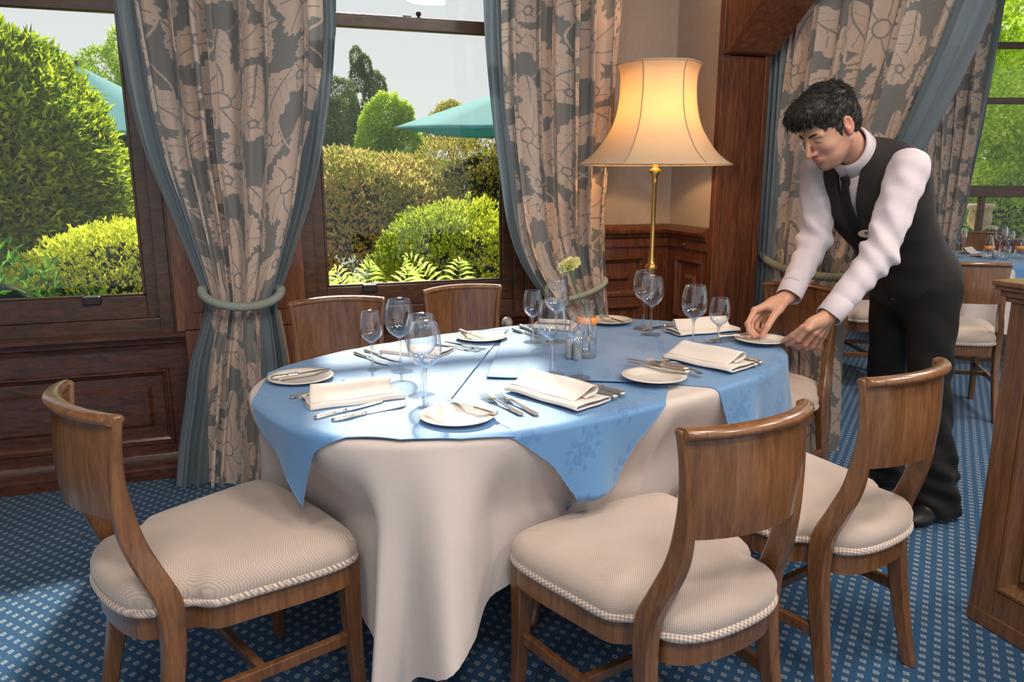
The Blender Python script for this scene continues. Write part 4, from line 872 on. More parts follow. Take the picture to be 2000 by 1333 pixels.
# ---------------------------------------------------------------- curtains
def curtain(name, label, Lp, Rp, bl, br, plane, axis, nfold, amp, seed, nu, nv, Wd=1.5, side=-1, tie=None, ext=.5, rope=1.0, z_top=2.95, tie_v=None, bulge=0.0, phase=0.0, lining=None):
    """Lp / Rp: photo points down the two edges (same count); bl / br: width share of the satin border at each point.
    The first point is extended up to the rail. axis 'y' hangs in a plane of constant Y, 'x' in one of constant X."""
    at = (lambda p: at_y(p[0], p[1], plane)) if axis == 'y' else (lambda p: at_x(p[0], p[1], plane))
    L = [at(p) for p in Lp]; R = [at(p) for p in Rp]
    tl = L[0] + (L[0] - L[1]) * ext * (z_top - L[0][2]) / max(L[0][2] - L[1][2], .05); tr = R[0] + (R[0] - R[1]) * ext * (z_top - R[0][2]) / max(R[0][2] - R[1][2], .05); tl[2] = tr[2] = z_top
    L = np.array([tl] + L); R = np.array([tr] + R); bl = np.array([bl[0]] + list(bl)); br = np.array([br[0]] + list(br)); am = np.array([amp[0]] + list(amp))
    zm_ = (L[:, 2] + R[:, 2]) / 2; d = np.concatenate([[0], np.cumsum(np.abs(np.diff(zm_)))]); tt = d / d[-1]
    def sm(A, t):   # smooth interpolation
        K = crom(np.column_stack([tt, A]), 12, closed=False); return np.stack([np.interp(t, K[:, 0], K[:, k]) for k in range(1, K.shape[1])], -1)
    t = np.linspace(0, 1, nv); LL, RR = sm(L, t), sm(R, t); BL, BR, AM = (sm(a[:, None], t)[:, 0] for a in (bl, br, am)); H = d[-1]
    rs = np.random.RandomState(seed); u = np.linspace(0, 1, nu)
    ub = rs.rand(4) * 6.28; 
    T, Uu = np.meshgrid(t, u, indexing='ij')
    ph = nfold * (Uu + .035 * np.sin(Uu * 9 + ub[0]) + .02 * np.sin(Uu * 23 + ub[1]) + .02 * np.sin(T * 5 + Uu * 6 + ub[2])) + phase
    w = (.5 - .5 * np.cos(2 * np.pi * ph)) * (.8 + .35 * np.sin(ph * 2.1 + ub[1])); big = .35 * np.sin(Uu * 2 * np.pi * 1.3 + ub[3]) ; fine = .12 * np.sin(2 * np.pi * ph * 2.7 + T * 7)
    across = AM[:, None] * (w + big + fine * (1 - .3 * T)) + bulge * np.sin(np.pi * Uu) * (AM[:, None] > 0)
    lat = .42 * (RR - LL)[:, None, :] / nfold * ((np.sin(2 * np.pi * ph) * .60 + .06 * np.sin(6 * np.pi * ph)) * np.minimum(1, 4 * Uu * (1 - Uu) * 4) * np.minimum(1, AM / .03)[:, None])[..., None]
    Pt = LL[:, None, :] * (1 - Uu[..., None]) + RR[:, None, :] * Uu[..., None] + lat
    Pt[..., 1 if axis == 'y' else 0] += side * across
    # hems: the very edges stay straight
    Uc = Uu * Wd; Vc = T * H
    root = empty(name, (float(Pt[0, :, 0].mean()), float(Pt[0, :, 1].mean()), 0), label=label, cat='curtain')
    off = np.array(root.location)
    e0 = BL[:, None]; e1 = 1 - BR[:, None]
    isL = (Uu < e0).all(axis=0) * 0
    def strip(a, b, nm, mat, n, pat):
        s = np.linspace(0, 1, n); UU = a[:, None] + (b - a)[:, None] * s[None]; V = np.empty((nv, n, 3))
        for c in range(3):
            for i in range(nv): V[i, :, c] = np.interp(UU[i], u, Pt[i, :, c])
        atr = None
        if pat:
            reg = (UU - BL[:, None]) ; atr = {'pat': damask((UU * Wd) * .62 + seed, np.repeat((t * H)[:, None], n, 1) * .62 + seed * .37, fine=.75).ravel()}
        return npmesh(nm, (V - off).reshape(-1, 3), gridfaces(nv, n), mat, root, attrs=atr), V
    z_, o_ = np.zeros(nv), np.ones(nv)
    o, V = strip(BL, 1 - BR, 'damask_panel', M['damask'], nu, True)
    if bl.max() > 0: strip(z_, BL, 'satin_border', M['border'], max(12, nu // 6), False)
    if br.max() > 0: strip(1 - BR, o_, 'satin_border', M['border'], max(12, nu // 6), False)
    if tie is not None:   # twisted rope round the gathered cloth
        i = int(np.argmin(np.abs((LL[:, 2] + RR[:, 2]) / 2 - tie[0]))); P = V[i]; c = (LL[i] + RR[i]) / 2; rt_ = np.linalg.norm(RR[i] - LL[i]) / 2 * (1.06 if rope == 1 else .92); ex = (RR[i] - LL[i]); ex[2] = 0; ex /= np.linalg.norm(ex)
        ey = np.array([0, -1.0, 0]) if axis == 'y' else np.array([-1.0, 0, 0])
        dep = tie[1]; path = []
        for k in range(90):
            a = 2 * math.pi * k / 90; path.append(c + ex * rt_ * math.cos(a) + ey * (dep * math.sin(a) + AM[i] * .5) + np.array([0, 0, 1]) * (tie[2] * (-max(math.sin(a), 0)) + tie[3] * math.cos(a) + .035))
        rr = empty('curtain_tieback', (float(c[0]), float(c[1]), float(c[2])), label=label_tie(label), cat='tieback', group='rope tiebacks')
        path = np.array(path); n = len(path)
        for s3 in range(3):
            pts = []
            m = 300
            for k in range(m):
                f_ = k / m * n; i0 = int(f_) % n; p = path[i0] * (1 - f_ % 1) + path[(i0 + 1) % n] * (f_ % 1); tn = path[(i0 + 1) % n] - path[i0]; tn /= np.linalg.norm(tn)
                sd = np.cross(tn, [0, 0, 1.0]); sd /= np.linalg.norm(sd); up = np.cross(sd, tn); an = 2 * math.pi * (k / m * 26 + s3 / 3); pts.append(p + (sd * math.cos(an) + up * math.sin(an)) * .0092 * rope - c)
            MB().tube(pts, .0105 * rope, 7, closed=True).build('cord', M['rope'], rr, smooth=True)
    return root, Pt
_ties = {}
def label_tie(l): return _ties[l]
l1 = 'tall floral damask curtain gathered at the pier between the two near windows'; _ties[l1] = 'twisted grey rope around the curtain between the two near windows'
c1, P1 = curtain('curtain', l1,
    [(222, 0), (240, 110), (262, 220), (290, 310), (328, 400), (360, 480), (386, 545), (402, 592), (392, 640), (372, 710), (362, 790), (350, 870), (344, 952)],
    [(657, 0), (655, 80), (648, 170), (630, 290), (608, 390), (583, 470), (560, 540), (543, 592), (550, 640), (562, 710), (566, 790), (568, 870), (566, 945)],
    [.10, .10, .10, .10, .11, .12, .10, .08, .14, .20, .24, .26, .27], [.075, .08, .09, .10, .12, .14, .16, .20, .24, .26, .24, .22, .20],
    3.40, 'y', 8, [.085, .085, .082, .078, .070, .058, .046, .034, .042, .056, .066, .074, .078], 3, 480, 1000, Wd=1.55, tie=(.825, .085, .060, -.006), bulge=.0)
l2 = 'floral damask curtain right of the middle window, beside the lamp'; _ties[l2] = 'twisted grey rope low on the curtain beside the lamp'
c2, P2 = curtain('curtain', l2,
    [(940, 0), (946, 120), (958, 240), (974, 350), (990, 440), (1014, 510), (1048, 565), (1088, 610), (1092, 660), (1086, 740), (1080, 830), (1076, 930)],
    [(1212, 0), (1204, 110), (1196, 230), (1186, 330), (1180, 420), (1178, 490), (1180, 550), (1184, 600), (1190, 650), (1196, 730), (1200, 810), (1204, 890)],
    [.12, .12, .12, .12, .11, .10, .10, .10, .1, .1, .1, .1], [0] * 12,
    3.36, 'y', 7, [.08, .08, .08, .075, .068, .06, .05, .036, .046, .056, .066, .07], 9, 380, 820, Wd=1.1, tie=(.765, .065, .02, .04), rope=.75)
l3 = 'wide floral damask curtain swept aside in the archway behind the waiter'; _ties[l3] = 'twisted grey rope holding the archway curtain at the waiter\'s elbow'
c3, P3 = curtain('curtain', l3,
    [(1556, 0), (1546, 100), (1534, 200), (1524, 300), (1514, 400), (1506, 480), (1502, 525), (1500, 580), (1500, 640), (1502, 720), (1506, 800), (1512, 890)],
    [(1960, 0), (1912, 110), (1862, 210), (1812, 300), (1762, 390), (1718, 470), (1692, 530), (1660, 585), (1652, 640), (1650, 720), (1648, 800), (1646, 880)],
    [0] * 12, [.15, .15, .15, .14, .14, .13, .12, .08, .04, .01, .0, .0],
    2.42, 'x', 7, [.07, .07, .07, .07, .065, .055, .045, .036, .04, .045, .05, .055], 14, 560, 1000, Wd=1.7, ext=.9, tie=(.93, .085, .06, -.02))
lq = [at_y(548, 606, 3.44), at_y(556, 650, 3.44), at_y(566, 705, 3.44), at_y(566, 800, 3.44), at_y(562, 880, 3.44), at_y(556, 945, 3.44)]
Lv = [p + np.array([-.14 * k / 11 - .0, .012 * math.sin(k * 1.3) + .02 * k / 11, 0]) for p in lq for k in range(12)]
npmesh('lining', np.array(Lv) - np.array(c1.location), gridfaces(6, 12), M['lining'], c1)
# blue satin return hanging straight beside the jamb
mb_t = np.linspace(0, 1, 40); Vv_ = []
a0, a1 = at_x(1508, 110, 2.38), at_x(1549, 60, 2.38); b0, b1 = at_x(1478, 640, 2.38), at_x(1512, 640, 2.38)
for t in mb_t:
    for k in range(40):
        s = k / 39; y = (a0[1] * (1 - s) + a1[1] * s); z = 2.95 * (1 - t) + .012 * t; Vv_.append((2.37 - .03 * math.sin(s * 2 * math.pi * 2) ** 2, y + .02 * (1 - t), z))
o = npmesh('satin_return', np.array(Vv_) - np.array(c3.location), gridfaces(40, 40), M['border'], c3)
l4 = 'floral damask curtain with a blue edge at the far window, right of the waiter'; _ties[l4] = 'x'
off_ = FD - .12
def at_far2(x, y): return at_far(x, y, -.14)
_aty = at_y
def at_y(x, y, Y, _o=_aty): return at_far2(x, y) if Y == 'far' else _o(x, y, Y)
c4, P4 = curtain('curtain', l4,
    [(1750, 0), (1750, 110), (1752, 220), (1758, 320), (1766, 400), (1780, 470), (1790, 520), (1790, 600)],
    [(1957, 0), (1938, 110), (1918, 230), (1900, 330), (1884, 410), (1868, 470), (1862, 520), (1864, 600)],
    [0] * 8, [.13, .13, .13, .12, .10, .08, .06, .05], 'far', 'y', 7, [.07, .07, .07, .06, .05, .05, .045, .045], 21, 220, 260, Wd=1.6)
at_y = _aty
# curtain rails, out of sight above the frame
for (p, q, lab) in (((-.95, 3.40), (.62, 3.40), 'curtain rail over the pier between the near windows'), ((.80, 3.36), (1.95, 3.36), 'curtain rail right of the middle window')):
    r = empty('curtain_rail', ((p[0] + q[0]) / 2, p[1], 2.96), label=lab, cat='curtain rail'); h = (q[0] - p[0]) / 2
    MB().tube([(-h, 0, 0), (h, 0, 0)], .014, 12).build('rod', M['brass'], r, smooth=True)
# ---------------------------------------------------------------- garden
GZ = -.45
def soil_mat():
    return plain('garden_ground', (.09, .12, .04), 1, noise=.5, nscale=3, bump=.6, bscale=30)
struct(MB().box((-40, WY + WT + .02, GZ - .2), (60, 90, GZ)).build('garden_ground', soil_mat()))
def fbm(D, seed, f0=2.0, oct=3):
    rs = np.random.RandomState(seed); v = np.zeros(len(D)); a = 1.0
    for o in range(oct):
        for k in range(4):
            w = rs.randn(3) * f0 * 1.6 ; v += a * np.sin(D @ w + rs.rand() * 6.28) / 4
        a *= .55; f0 *= 2
    return v
def leaves(name, C, Rr, n, size, aspect, mat, parent, seed, lump=.16, depth=.22, up=.3, droop=0.0, cluster=1, f0=2.2, tone=None, zcut=None, front=True, curl=.2, blobs=None):
    """a crown of n real leaves on and a little below a lumpy surface"""
    rs = np.random.RandomState(seed)
    nc = n // cluster
    D = rs.randn(nc * 3, 3); D /= np.linalg.norm(D, axis=1)[:, None]
    if front:   # fewer leaves on the far side
        k = (D[:, 1] < .35) | (rs.rand(len(D)) < .25); D = D[k]
    D = D[:nc]; nc = len(D)
    if blobs is None: cen = np.zeros((nc, 3)); rad = np.ones(nc)
    else:
        bi = rs.choice(len(blobs), nc, p=np.array([b[3] ** 2 for b in blobs]) / sum(b[3] ** 2 for b in blobs)); Bq = np.array(blobs); cen = Bq[bi, :3]; rad = Bq[bi, 3]
    rr = 1 + lump * fbm(D + cen, seed + 1, f0) ; dp = rs.rand(nc) ** 2.2 * depth
    P = (cen + D * (rr * (1 - dp) * rad)[:, None]) * np.array(Rr) + np.array(C)
    N = D / np.array(Rr); N /= np.linalg.norm(N, axis=1)[:, None]
    P = np.repeat(P, cluster, 0); N = np.repeat(N, cluster, 0); m = len(P); dpp = np.repeat(dp, cluster)
    dirv = N + rs.randn(m, 3) * .75 + np.array([0, 0, up]); dirv /= np.linalg.norm(dirv, axis=1)[:, None]
    P = P + rs.randn(m, 3) * size * .3
    if zcut is not None: k = P[:, 2] > zcut; P, dirv, dpp = P[k], dirv[k], dpp[k]; m = len(P)
    sd = np.cross(dirv, rs.randn(m, 3)); sd /= np.linalg.norm(sd, axis=1)[:, None]; nn = np.cross(sd, dirv)
    L = size * (.7 + .6 * rs.rand(m))[:, None]; w = L * aspect
    b = P; tip = P + dirv * L + nn * L * curl * -1; mid = P + dirv * L * .5 - nn * L * .06; l = P + dirv * L * .48 + sd * w * .5 + nn * L * .07; r_ = P + dirv * L * .48 - sd * w * .5 + nn * L * .07
    V = np.stack([b, l, tip, r_, mid], 1).reshape(-1, 3); i = np.arange(m)[:, None] * 5
    F = np.concatenate([np.hstack([i, i + 1, i + 2, i + 4]), np.hstack([i, i + 4, i + 2, i + 3])])
    tn = rs.rand(m) * .55 + .45 * (fbm(P * .9, seed + 7, 1.5, 2) * .5 + .5)
    if tone is not None: tn = tone(P, tn)
    return npmesh(name, V - (np.array(parent.location) if parent else 0), F, mat, parent, smooth=False, attrs={'tone': np.repeat(np.clip(tn, 0, 1), 5)})
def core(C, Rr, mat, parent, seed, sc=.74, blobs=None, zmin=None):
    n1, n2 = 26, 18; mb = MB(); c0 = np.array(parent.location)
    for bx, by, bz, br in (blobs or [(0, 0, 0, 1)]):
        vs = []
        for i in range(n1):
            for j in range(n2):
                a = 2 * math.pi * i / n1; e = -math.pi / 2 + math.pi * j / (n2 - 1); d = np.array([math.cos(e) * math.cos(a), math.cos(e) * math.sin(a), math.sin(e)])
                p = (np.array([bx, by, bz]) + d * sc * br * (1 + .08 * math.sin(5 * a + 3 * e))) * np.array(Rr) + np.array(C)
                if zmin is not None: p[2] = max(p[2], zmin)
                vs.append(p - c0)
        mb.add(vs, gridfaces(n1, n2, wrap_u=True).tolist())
    return mb.build('foliage_core', mat, parent, smooth=True)  # solid dark blob filling the inside of the bush
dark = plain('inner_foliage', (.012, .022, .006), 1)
bark = plain('bark', (.10, .07, .045), .95, noise=.3, nscale=12, bump=.6, bscale=30)
def bush(name, label, cat, C, Rr, n, size, aspect, cols, seed, group=None, trans=.45, stems=3, **kw):
    bz = kw.get('zcut', GZ); r = empty(name, (C[0], C[1], GZ), label=label, cat=cat, group=group); m = leafmat(name + '_leaf', cols, trans)
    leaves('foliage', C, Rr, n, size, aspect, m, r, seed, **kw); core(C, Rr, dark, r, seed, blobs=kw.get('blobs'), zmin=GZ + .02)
    mb = MB(); rs = random.Random(seed)
    for k in range(stems): a = rs.uniform(0, 6.28); mb.tube([(0, 0, .0), (.15 * Rr[0] * math.cos(a), .15 * Rr[1] * math.sin(a), (C[2] - GZ) * .45), (.4 * Rr[0] * math.cos(a), .4 * Rr[1] * math.sin(a), (C[2] - GZ) * .95)], [.05, .035, .015], 7)
    mb.build('stem', bark, r, smooth=True); return r
def px2(x, y, Y): return at_y(x, y, Y)
# laurel left
p = px2(15, 425, 6.8); tR = px2(268, 425, 6.8)[0] - p[0]; top = px2(60, 52, 6.8)[2]
bush('laurel_bush', 'tall glossy green laurel bush filling the left window', 'bush', (p[0], 6.8, p[2]), (tR * .97, 1.0, (top - p[2]) * .97), 46000, .080, .30,
    [(.03, .06, .006), (.16, .23, .012), (.42, .48, .03), (.66, .66, .12)], 31, trans=.55, lump=.09, depth=.22, f0=3.0, up=.35, cluster=3, zcut=GZ + .05)
p = px2(200, 545, 5.4)
bush('spindle_hedge', 'low yellow-green clipped hedge at the foot of the laurel', 'bush', (p[0] + .1, 5.4, .35), (.66, .5, .72), 26000, .032, .42,
    [(.05, .10, .01), (.20, .28, .02), (.55, .56, .04), (.80, .75, .12)], 33, lump=.10, depth=.2, up=.9, cluster=4, f0=4, zcut=GZ + .05)
p = px2(30, 560, 4.9)
bush('rhododendron', 'loose dark leafy shrub low in the left window', 'bush', (p[0] - .25, 4.9, .30), (.72, .4, .62), 1500, .085, .34, [(.02, .06, .012), (.05, .14, .02), (.14, .30, .04)], 35, lump=.3, depth=.6, cluster=4, zcut=GZ + .05)
# seen in window two
p = px2(740, 480, 7.0)
bush('photinia_bush', 'reddish-leaved rounded bush in the middle window', 'bush', (px2(725, 440, 7.0)[0], 7.0, .35), (1.06, .9, px2(735, 290, 7)[2] - .35), 52000, .042, .42,
    [(.07, .10, .02), (.24, .26, .04), (.50, .40, .14), (.62, .28, .20)], 41, lump=.07, depth=.18, up=.6, cluster=4, f0=3.5, zcut=GZ + .05)
bush('golden_hedge', 'tall bronze-green hedge right in the middle window, under the parasol', 'bush', (px2(960, 400, 9.2)[0], 9.4, .5), (1.50, 1.0, px2(930, 250, 9.2)[2] - .55), 52000, .036, .48,
    [(.06, .07, .012), (.20, .19, .03), (.42, .34, .07), (.62, .50, .12)], 43, lump=.10, depth=.22, up=.4, cluster=3, f0=4, zcut=GZ + .05)
bush('spindle_hedge', 'yellow-green bushy hedge right in the middle window, behind the ferns', 'bush', (px2(895, 480, 5.5)[0], 5.55, .30), (.72, .5, px2(890, 400, 5.5)[2] - .28), 34000, .030, .45,
    [(.06, .12, .015), (.22, .30, .03), (.46, .50, .05), (.66, .64, .10)], 45, lump=.13, depth=.22, up=.9, cluster=4, f0=5, zcut=GZ + .05)
bush('grey_shrub', 'sparse pale grey-green shrub low at the left of the middle window', 'bush', (px2(672, 545, 5.0)[0], 5.0, .36), (.26, .3, .40), 2600, .032, .5,
    [(.10, .13, .08), (.30, .34, .26), (.55, .55, .46)], 47, lump=.3, depth=.7, cluster=3, zcut=GZ + .05)
bush('berberis_bush', 'dark leafy shrub low in the middle window behind the chairs', 'bush', (px2(770, 560, 4.9)[0], 5.1, .18), (.36, .3, .45), 5000, .030, .5,
    [(.05, .07, .02), (.16, .18, .05), (.30, .30, .08)], 49, lump=.25, depth=.5, cluster=3, zcut=GZ + .05)
# ferns
def fern(px, py, base_y, Y, n, seed, H, label):
    b = px2(px, base_y, Y); r = empty('fern', (b[0], Y, GZ), label=label, cat='fern', group='ferns outside the middle window'); rs = random.Random(seed); V = []; F = []; 
    m = M.setdefault('fern', leafmat('fern_leaf', [(.12, .22, .03), (.35, .50, .08), (.62, .72, .22)], .5)); tn = []
    zt_ = px2(px, py, Y)[2] - GZ + .10
    for k in range(n):
        a = rs.uniform(-1.2, 1.2) + (math.pi if k % 2 else 0) * .98; lean = rs.uniform(.06, .30); Hh = zt_ * rs.uniform(.86, 1.0); nseg = 26; prev = None
        dx, dy = math.cos(a) * lean, math.sin(a) * lean * .6
        for s in range(nseg):
            t = s / (nseg - 1); P = Vector((dx * t ** 1.6, dy * t ** 1.6, Hh * (1 - (1 - t) ** 1.5) - .06 * t ** 4)); 
            t2 = t + .04; Q = Vector((dx * t2 ** 1.6, dy * t2 ** 1.6, Hh * (1 - max(0, 1 - t2) ** 1.5) - .06 * t2 ** 4)); T = (Q - P).normalized()
            if t < .35: 
                w = .003
                sd = T.cross(Vector((0, 1, 0.2))).normalized(); o = len(V); V += [P - sd * w, P + sd * w, Q + sd * w, Q - sd * w]; F.append((o, o + 1, o + 2, o + 3)); tn += [.3] * 4; continue
            L = .15 * math.sin(math.pi * min(1, (t - .33) / .70) ** .7) + .004
            sd = T.cross(Vector((rs.uniform(-.1, .1), 1, .15))).normalized()
            for sg in (-1, 1):
                d = (sd * sg + T * .45).normalized(); n_ = T * .0085; o = len(V); tip = P + d * L - Vector((0, 0, .02 * (L / .1)))
                V += [P - n_ * .6, P + d * L * .5 - n_, tip, P + d * L * .5 + n_, ]; F.append((o, o + 1, o + 2, o + 3)); tn += [rs.uniform(.4, 1)] * 4
    npmesh('fronds', V, np.array(F), m, r, smooth=False, attrs={'tone': tn}); return r
fern(745, 520, 600, 4.25, 4, 1, .5, 'light green fern outside the middle window, left one of three')
fern(880, 508, 600, 4.25, 4, 2, .5, 'light green fern outside the middle window, before the spindle hedge')
fern(690, 528, 600, 4.2, 4, 3, .45, 'light green fern at the lower left corner of the middle window')
# trees
def tree(name, label, base, blobs, Rr, n, size, cols, seed, trunk=.12, trans=.4, asp=.55, group=None, **kw):
    C = np.array([base[0], base[1], 0]); r = empty(name, (base[0], base[1], GZ), label=label, cat='tree', group=group)
    m = leafmat(name + '_leaf', cols, trans); leaves('foliage', (base[0], base[1], base[2]), Rr, n, size, asp, m, r, seed, blobs=blobs, **kw)
    mb = MB(); mb.tube([(0, 0, 0), (0.02, 0, (base[2] - GZ) * .6), (0, 0, base[2] - GZ + .2 * Rr[2])], [trunk, trunk * .7, trunk * .3], 9)
    for bx, by, bz, br in blobs[:8]: mb.tube([(0, 0, (base[2] - GZ) * .75), (bx * Rr[0] * .5, by * Rr[1] * .5, base[2] - GZ + bz * Rr[2] * .5), (bx * Rr[0], by * Rr[1], base[2] - GZ + bz * Rr[2])], [trunk * .4, trunk * .25, trunk * .1], 6)
    mb.build('trunk', bark, r, smooth=True); return r
gl = [(.05, .10, .01), (.15, .24, .02), (.32, .42, .05)]
b = px2(708, 235, 26); r_ = (px2(740, 235, 26)[0] - b[0])
rs = np.random.RandomState(2)
cb = [(rs.uniform(-1, 1) * (1 - abs(z)) * .9 + (.1 if i % 2 else -.1), rs.uniform(-.3, .3), z, .30 * (1.15 - abs(z) * .6)) for i, z in enumerate(np.linspace(-1, 1, 13))]
tree('cedar_tree', 'tall dark cedar far away in the middle window', (b[0], 26, b[2]), cb, (1.15, 1.0, 1.95), 34000, .065, [(.06, .09, .03), (.14, .18, .07), (.26, .30, .13)], 51, group=None, trans=.35)
b = px2(655, 240, 24)
tree('pine_tree', 'broad dark pine at the left of the middle window', (b[0], 24, b[2] - .3), [(0, 0, 0, .6), (-.5, 0, .3, .5), (.5, 0, -.2, .5), (.1, 0, .6, .4), (0, 0, -.7, .6), (.6, 0, -.8, .5)], (1.2, 1.0, 1.6), 34000, .07, [(.06, .09, .03), (.14, .19, .07), (.28, .33, .14)], 53, trans=.3)
b = px2(762, 262, 22)
tree('round_tree', 'bright green round tree left of the parasol in the middle window', (b[0], 22, b[2]), [(0, 0, 0, .8), (-.4, 0, -.4, .6), (.35, 0, -.3, .6), (-.1, 0, .35, .5)], (1.0, 1.0, 1.2), 34000, .065, [(.10, .17, .01), (.26, .36, .03), (.46, .54, .07)], 55, trans=.45, lump=.2)
b = px2(880, 232, 20)
tree('birch_tree', 'bronze tree top just above the teal parasol', (b[0], 20, b[2] - .3), [(0, 0, .2, .6), (-.4, 0, 0, .5), (.5, 0, 0, .5)], (.75, .8, .9), 12000, .06, [(.10, .11, .02), (.30, .28, .05), (.5, .44, .12)], 57)
for i, (x, y, Y, rx, rz, sd) in enumerate([(700, 330, 19, 1.3, .8, 61), (860, 330, 18, 1.6, .9, 62), (1010, 320, 19, 1.5, 1.1, 66)]):
    b = px2(x, y, Y); tree('shrub_tree', ['green shrubbery behind the reddish bush, left', 'green shrubbery behind the bronze hedge', 'green shrubbery mostly behind the middle curtain'][i], (b[0], Y, b[2] - .5), [(0, 0, 0, .8), (-.5, 0, .1, .6), (.5, 0, 0, .6)], (rx, 1, rz), 18000, .06, gl, sd, group=None)
b = px2(205, 145, 17)
tree('lime_tree', 'light green tree behind the laurel, above the left parasol', (b[0], 17, b[2] - .7), [(0, 0, .3, .6), (.5, 0, .0, .6), (-.5, 0, .1, .6), (.6, 0, .8, .5), (.1, 0, -.6, .8), (.9, 0, -.6, .8)], (.95, 1, 1.3), 26000, .065, [(.10, .18, .02), (.26, .36, .04), (.50, .56, .12)], 63, trans=.5)
b = px2(270, 400, 10)
bush('shrub', 'green shrub seen at the right edge of the left window, behind the laurel', 'bush', (b[0], 10.5, .8), (.9, .6, 1.3), 14000, .055, .45, gl, 64, lump=.12)
# big maple outside the far window
b = at_far(1975, 230, 3.5)
blb = [(rs.uniform(-1, 1), rs.uniform(-.4, .4), rs.uniform(-.9, .75), rs.uniform(.28, .42)) for k in range(22)]
tree('maple_tree', 'large sunlit maple outside the far window at the right', (b[0], b[1], b[2] - .2), blb, (1.9, 1.0, 1.75), 60000, .062, [(.08, .14, .01), (.26, .36, .03), (.52, .60, .08), (.70, .76, .20)], 71, trunk=.14, trans=.5, asp=.7, lump=.12, depth=.35)
b = at_far(1960, 440, 2.6)
bush('shrub', 'green hedge outside the far window behind the stone urn', 'bush', (b[0] + .5, b[1], .55), (1.3, .5, .75), 8000, .07, .5, [(.07, .13, .01), (.22, .34, .04), (.42, .52, .10)], 72, lump=.15)
# teal parasols
teal = cloth('parasol_canvas', (.14, .52, .53), rough=.8, bump=.1, trans=.35, noise=.04)
def parasol(cx, Y, zr, zp, R, rot, label, nside=8, tilt=0.0):
    r = empty('parasol', (cx, Y, GZ), label=label, cat='parasol', group='teal parasols in the garden'); z0, z1 = zr - GZ, zp - GZ
    vs = []; n = 14; K = nside
    for i in range(n + 1):
        t = i / n
        for k in range(K * 6):
            a = 2 * math.pi * k / (K * 6) + rot; ph = (k % 6) / 6 - .5; sq = math.cos(math.pi / K) / math.cos(((k % 6) / 6 - .5) * 2 * math.pi / K + 0)
            kk = (k % 6) / 6; sq = math.cos(math.pi / K) / math.cos((kk - .5) * 2 * math.pi / K)
            rr = R * t * sq; z = z1 + (z0 - z1) * t - .035 * math.sin(math.pi * kk) * t * (0 if kk == 0 else 1); vs.append((rr * math.cos(a), rr * math.sin(a), z))
    mb = MB(); m = K * 6; mb.add(vs, [(i * m + k, i * m + (k + 1) % m, (i + 1) * m + (k + 1) % m, (i + 1) * m + k) for i in range(n) for k in range(m)]); 
    o = mb.build('canopy', teal, r, smooth=True); s = o.modifiers.new('s', 'SOLIDIFY'); s.thickness = .004
    for k in range(K):
        a = 2 * math.pi * k / K + rot; MB().tube([(0, 0, z1 - .03), (R * .99 * math.cos(a), R * .99 * math.sin(a), z0 - .012)], .010, 6).build('rib', plain('parasol_wood', (.62, .55, .45), .6) if 'pw' not in M else M['pw'], r, smooth=True)
    MB().tube([(0, 0, 0), (0, 0, z1 + .05)], .022, 10).build('pole', bark, r, smooth=True); return r
M['pw'] = plain('parasol_wood', (.62, .55, .45), .6)
tipL = px2(768, 250, 7.6); apx = px2(1075, 150, 7.6)
parasol(apx[0] + .05, 7.6, tipL[2], apx[2] + .03, apx[0] + .05 - tipL[0], math.pi, 'teal parasol right in the middle window, half behind the curtain', nside=4)
ap = px2(150, 128, 10.0); fe = px2(200, 258, 8.4); fr2 = px2(425, 258, 8.4)
parasol(ap[0], 10.0, fe[2], ap[2], (fr2[0] - ap[0]) * 1.414, math.pi / 4, 'teal parasol between the laurel and the left curtain', nside=4)
# stone urn on a balustrade outside the far window
stone = plain('pale_stone', (.62, .50, .32), .9, noise=.25, nscale=14, bump=.6, bscale=50)
b = at_far(1908, 470, 1.6); tz = at_far(1908, 398, 1.6)[2]; h = tz - b[2]; rr = h * .34
r = empty('stone_urn', b, label='pale carved stone urn outside the far window', cat='urn')
MB().lathe([(rr * .6, 0), (rr * .6, h * .10), (rr * .3, h * .16), (rr * .28, h * .26), (rr * .6, h * .36), (rr * .9, h * .52), (rr * .85, h * .66), (rr * .75, h * .8), (rr * 1.0, h * .88), (rr * 1.02, h * .95), (rr * .9, h)], seg=32).build('body', stone, r, smooth=True)
for s in (-1, 1): MB().tube([(s * rr * .85, 0, h * .55), (s * rr * 1.15, 0, h * .62), (s * rr * 1.1, 0, h * .78), (s * rr * .8, 0, h * .82)], rr * .08, 8).build('handle', stone, r, smooth=True)
r = empty('stone_wall', (b[0], b[1], GZ), -YAW, 'low pale stone wall under the urn outside the far window', 'wall')
MB().box((-2.0, -.12, 0), (2.0, .12, b[2] - GZ - .06)).build('masonry', stone, r, bevel=.01); MB().box((-2.03, -.16, b[2] - GZ - .06), (2.03, .16, b[2] - GZ)).build('coping', stone, r, bevel=.01)
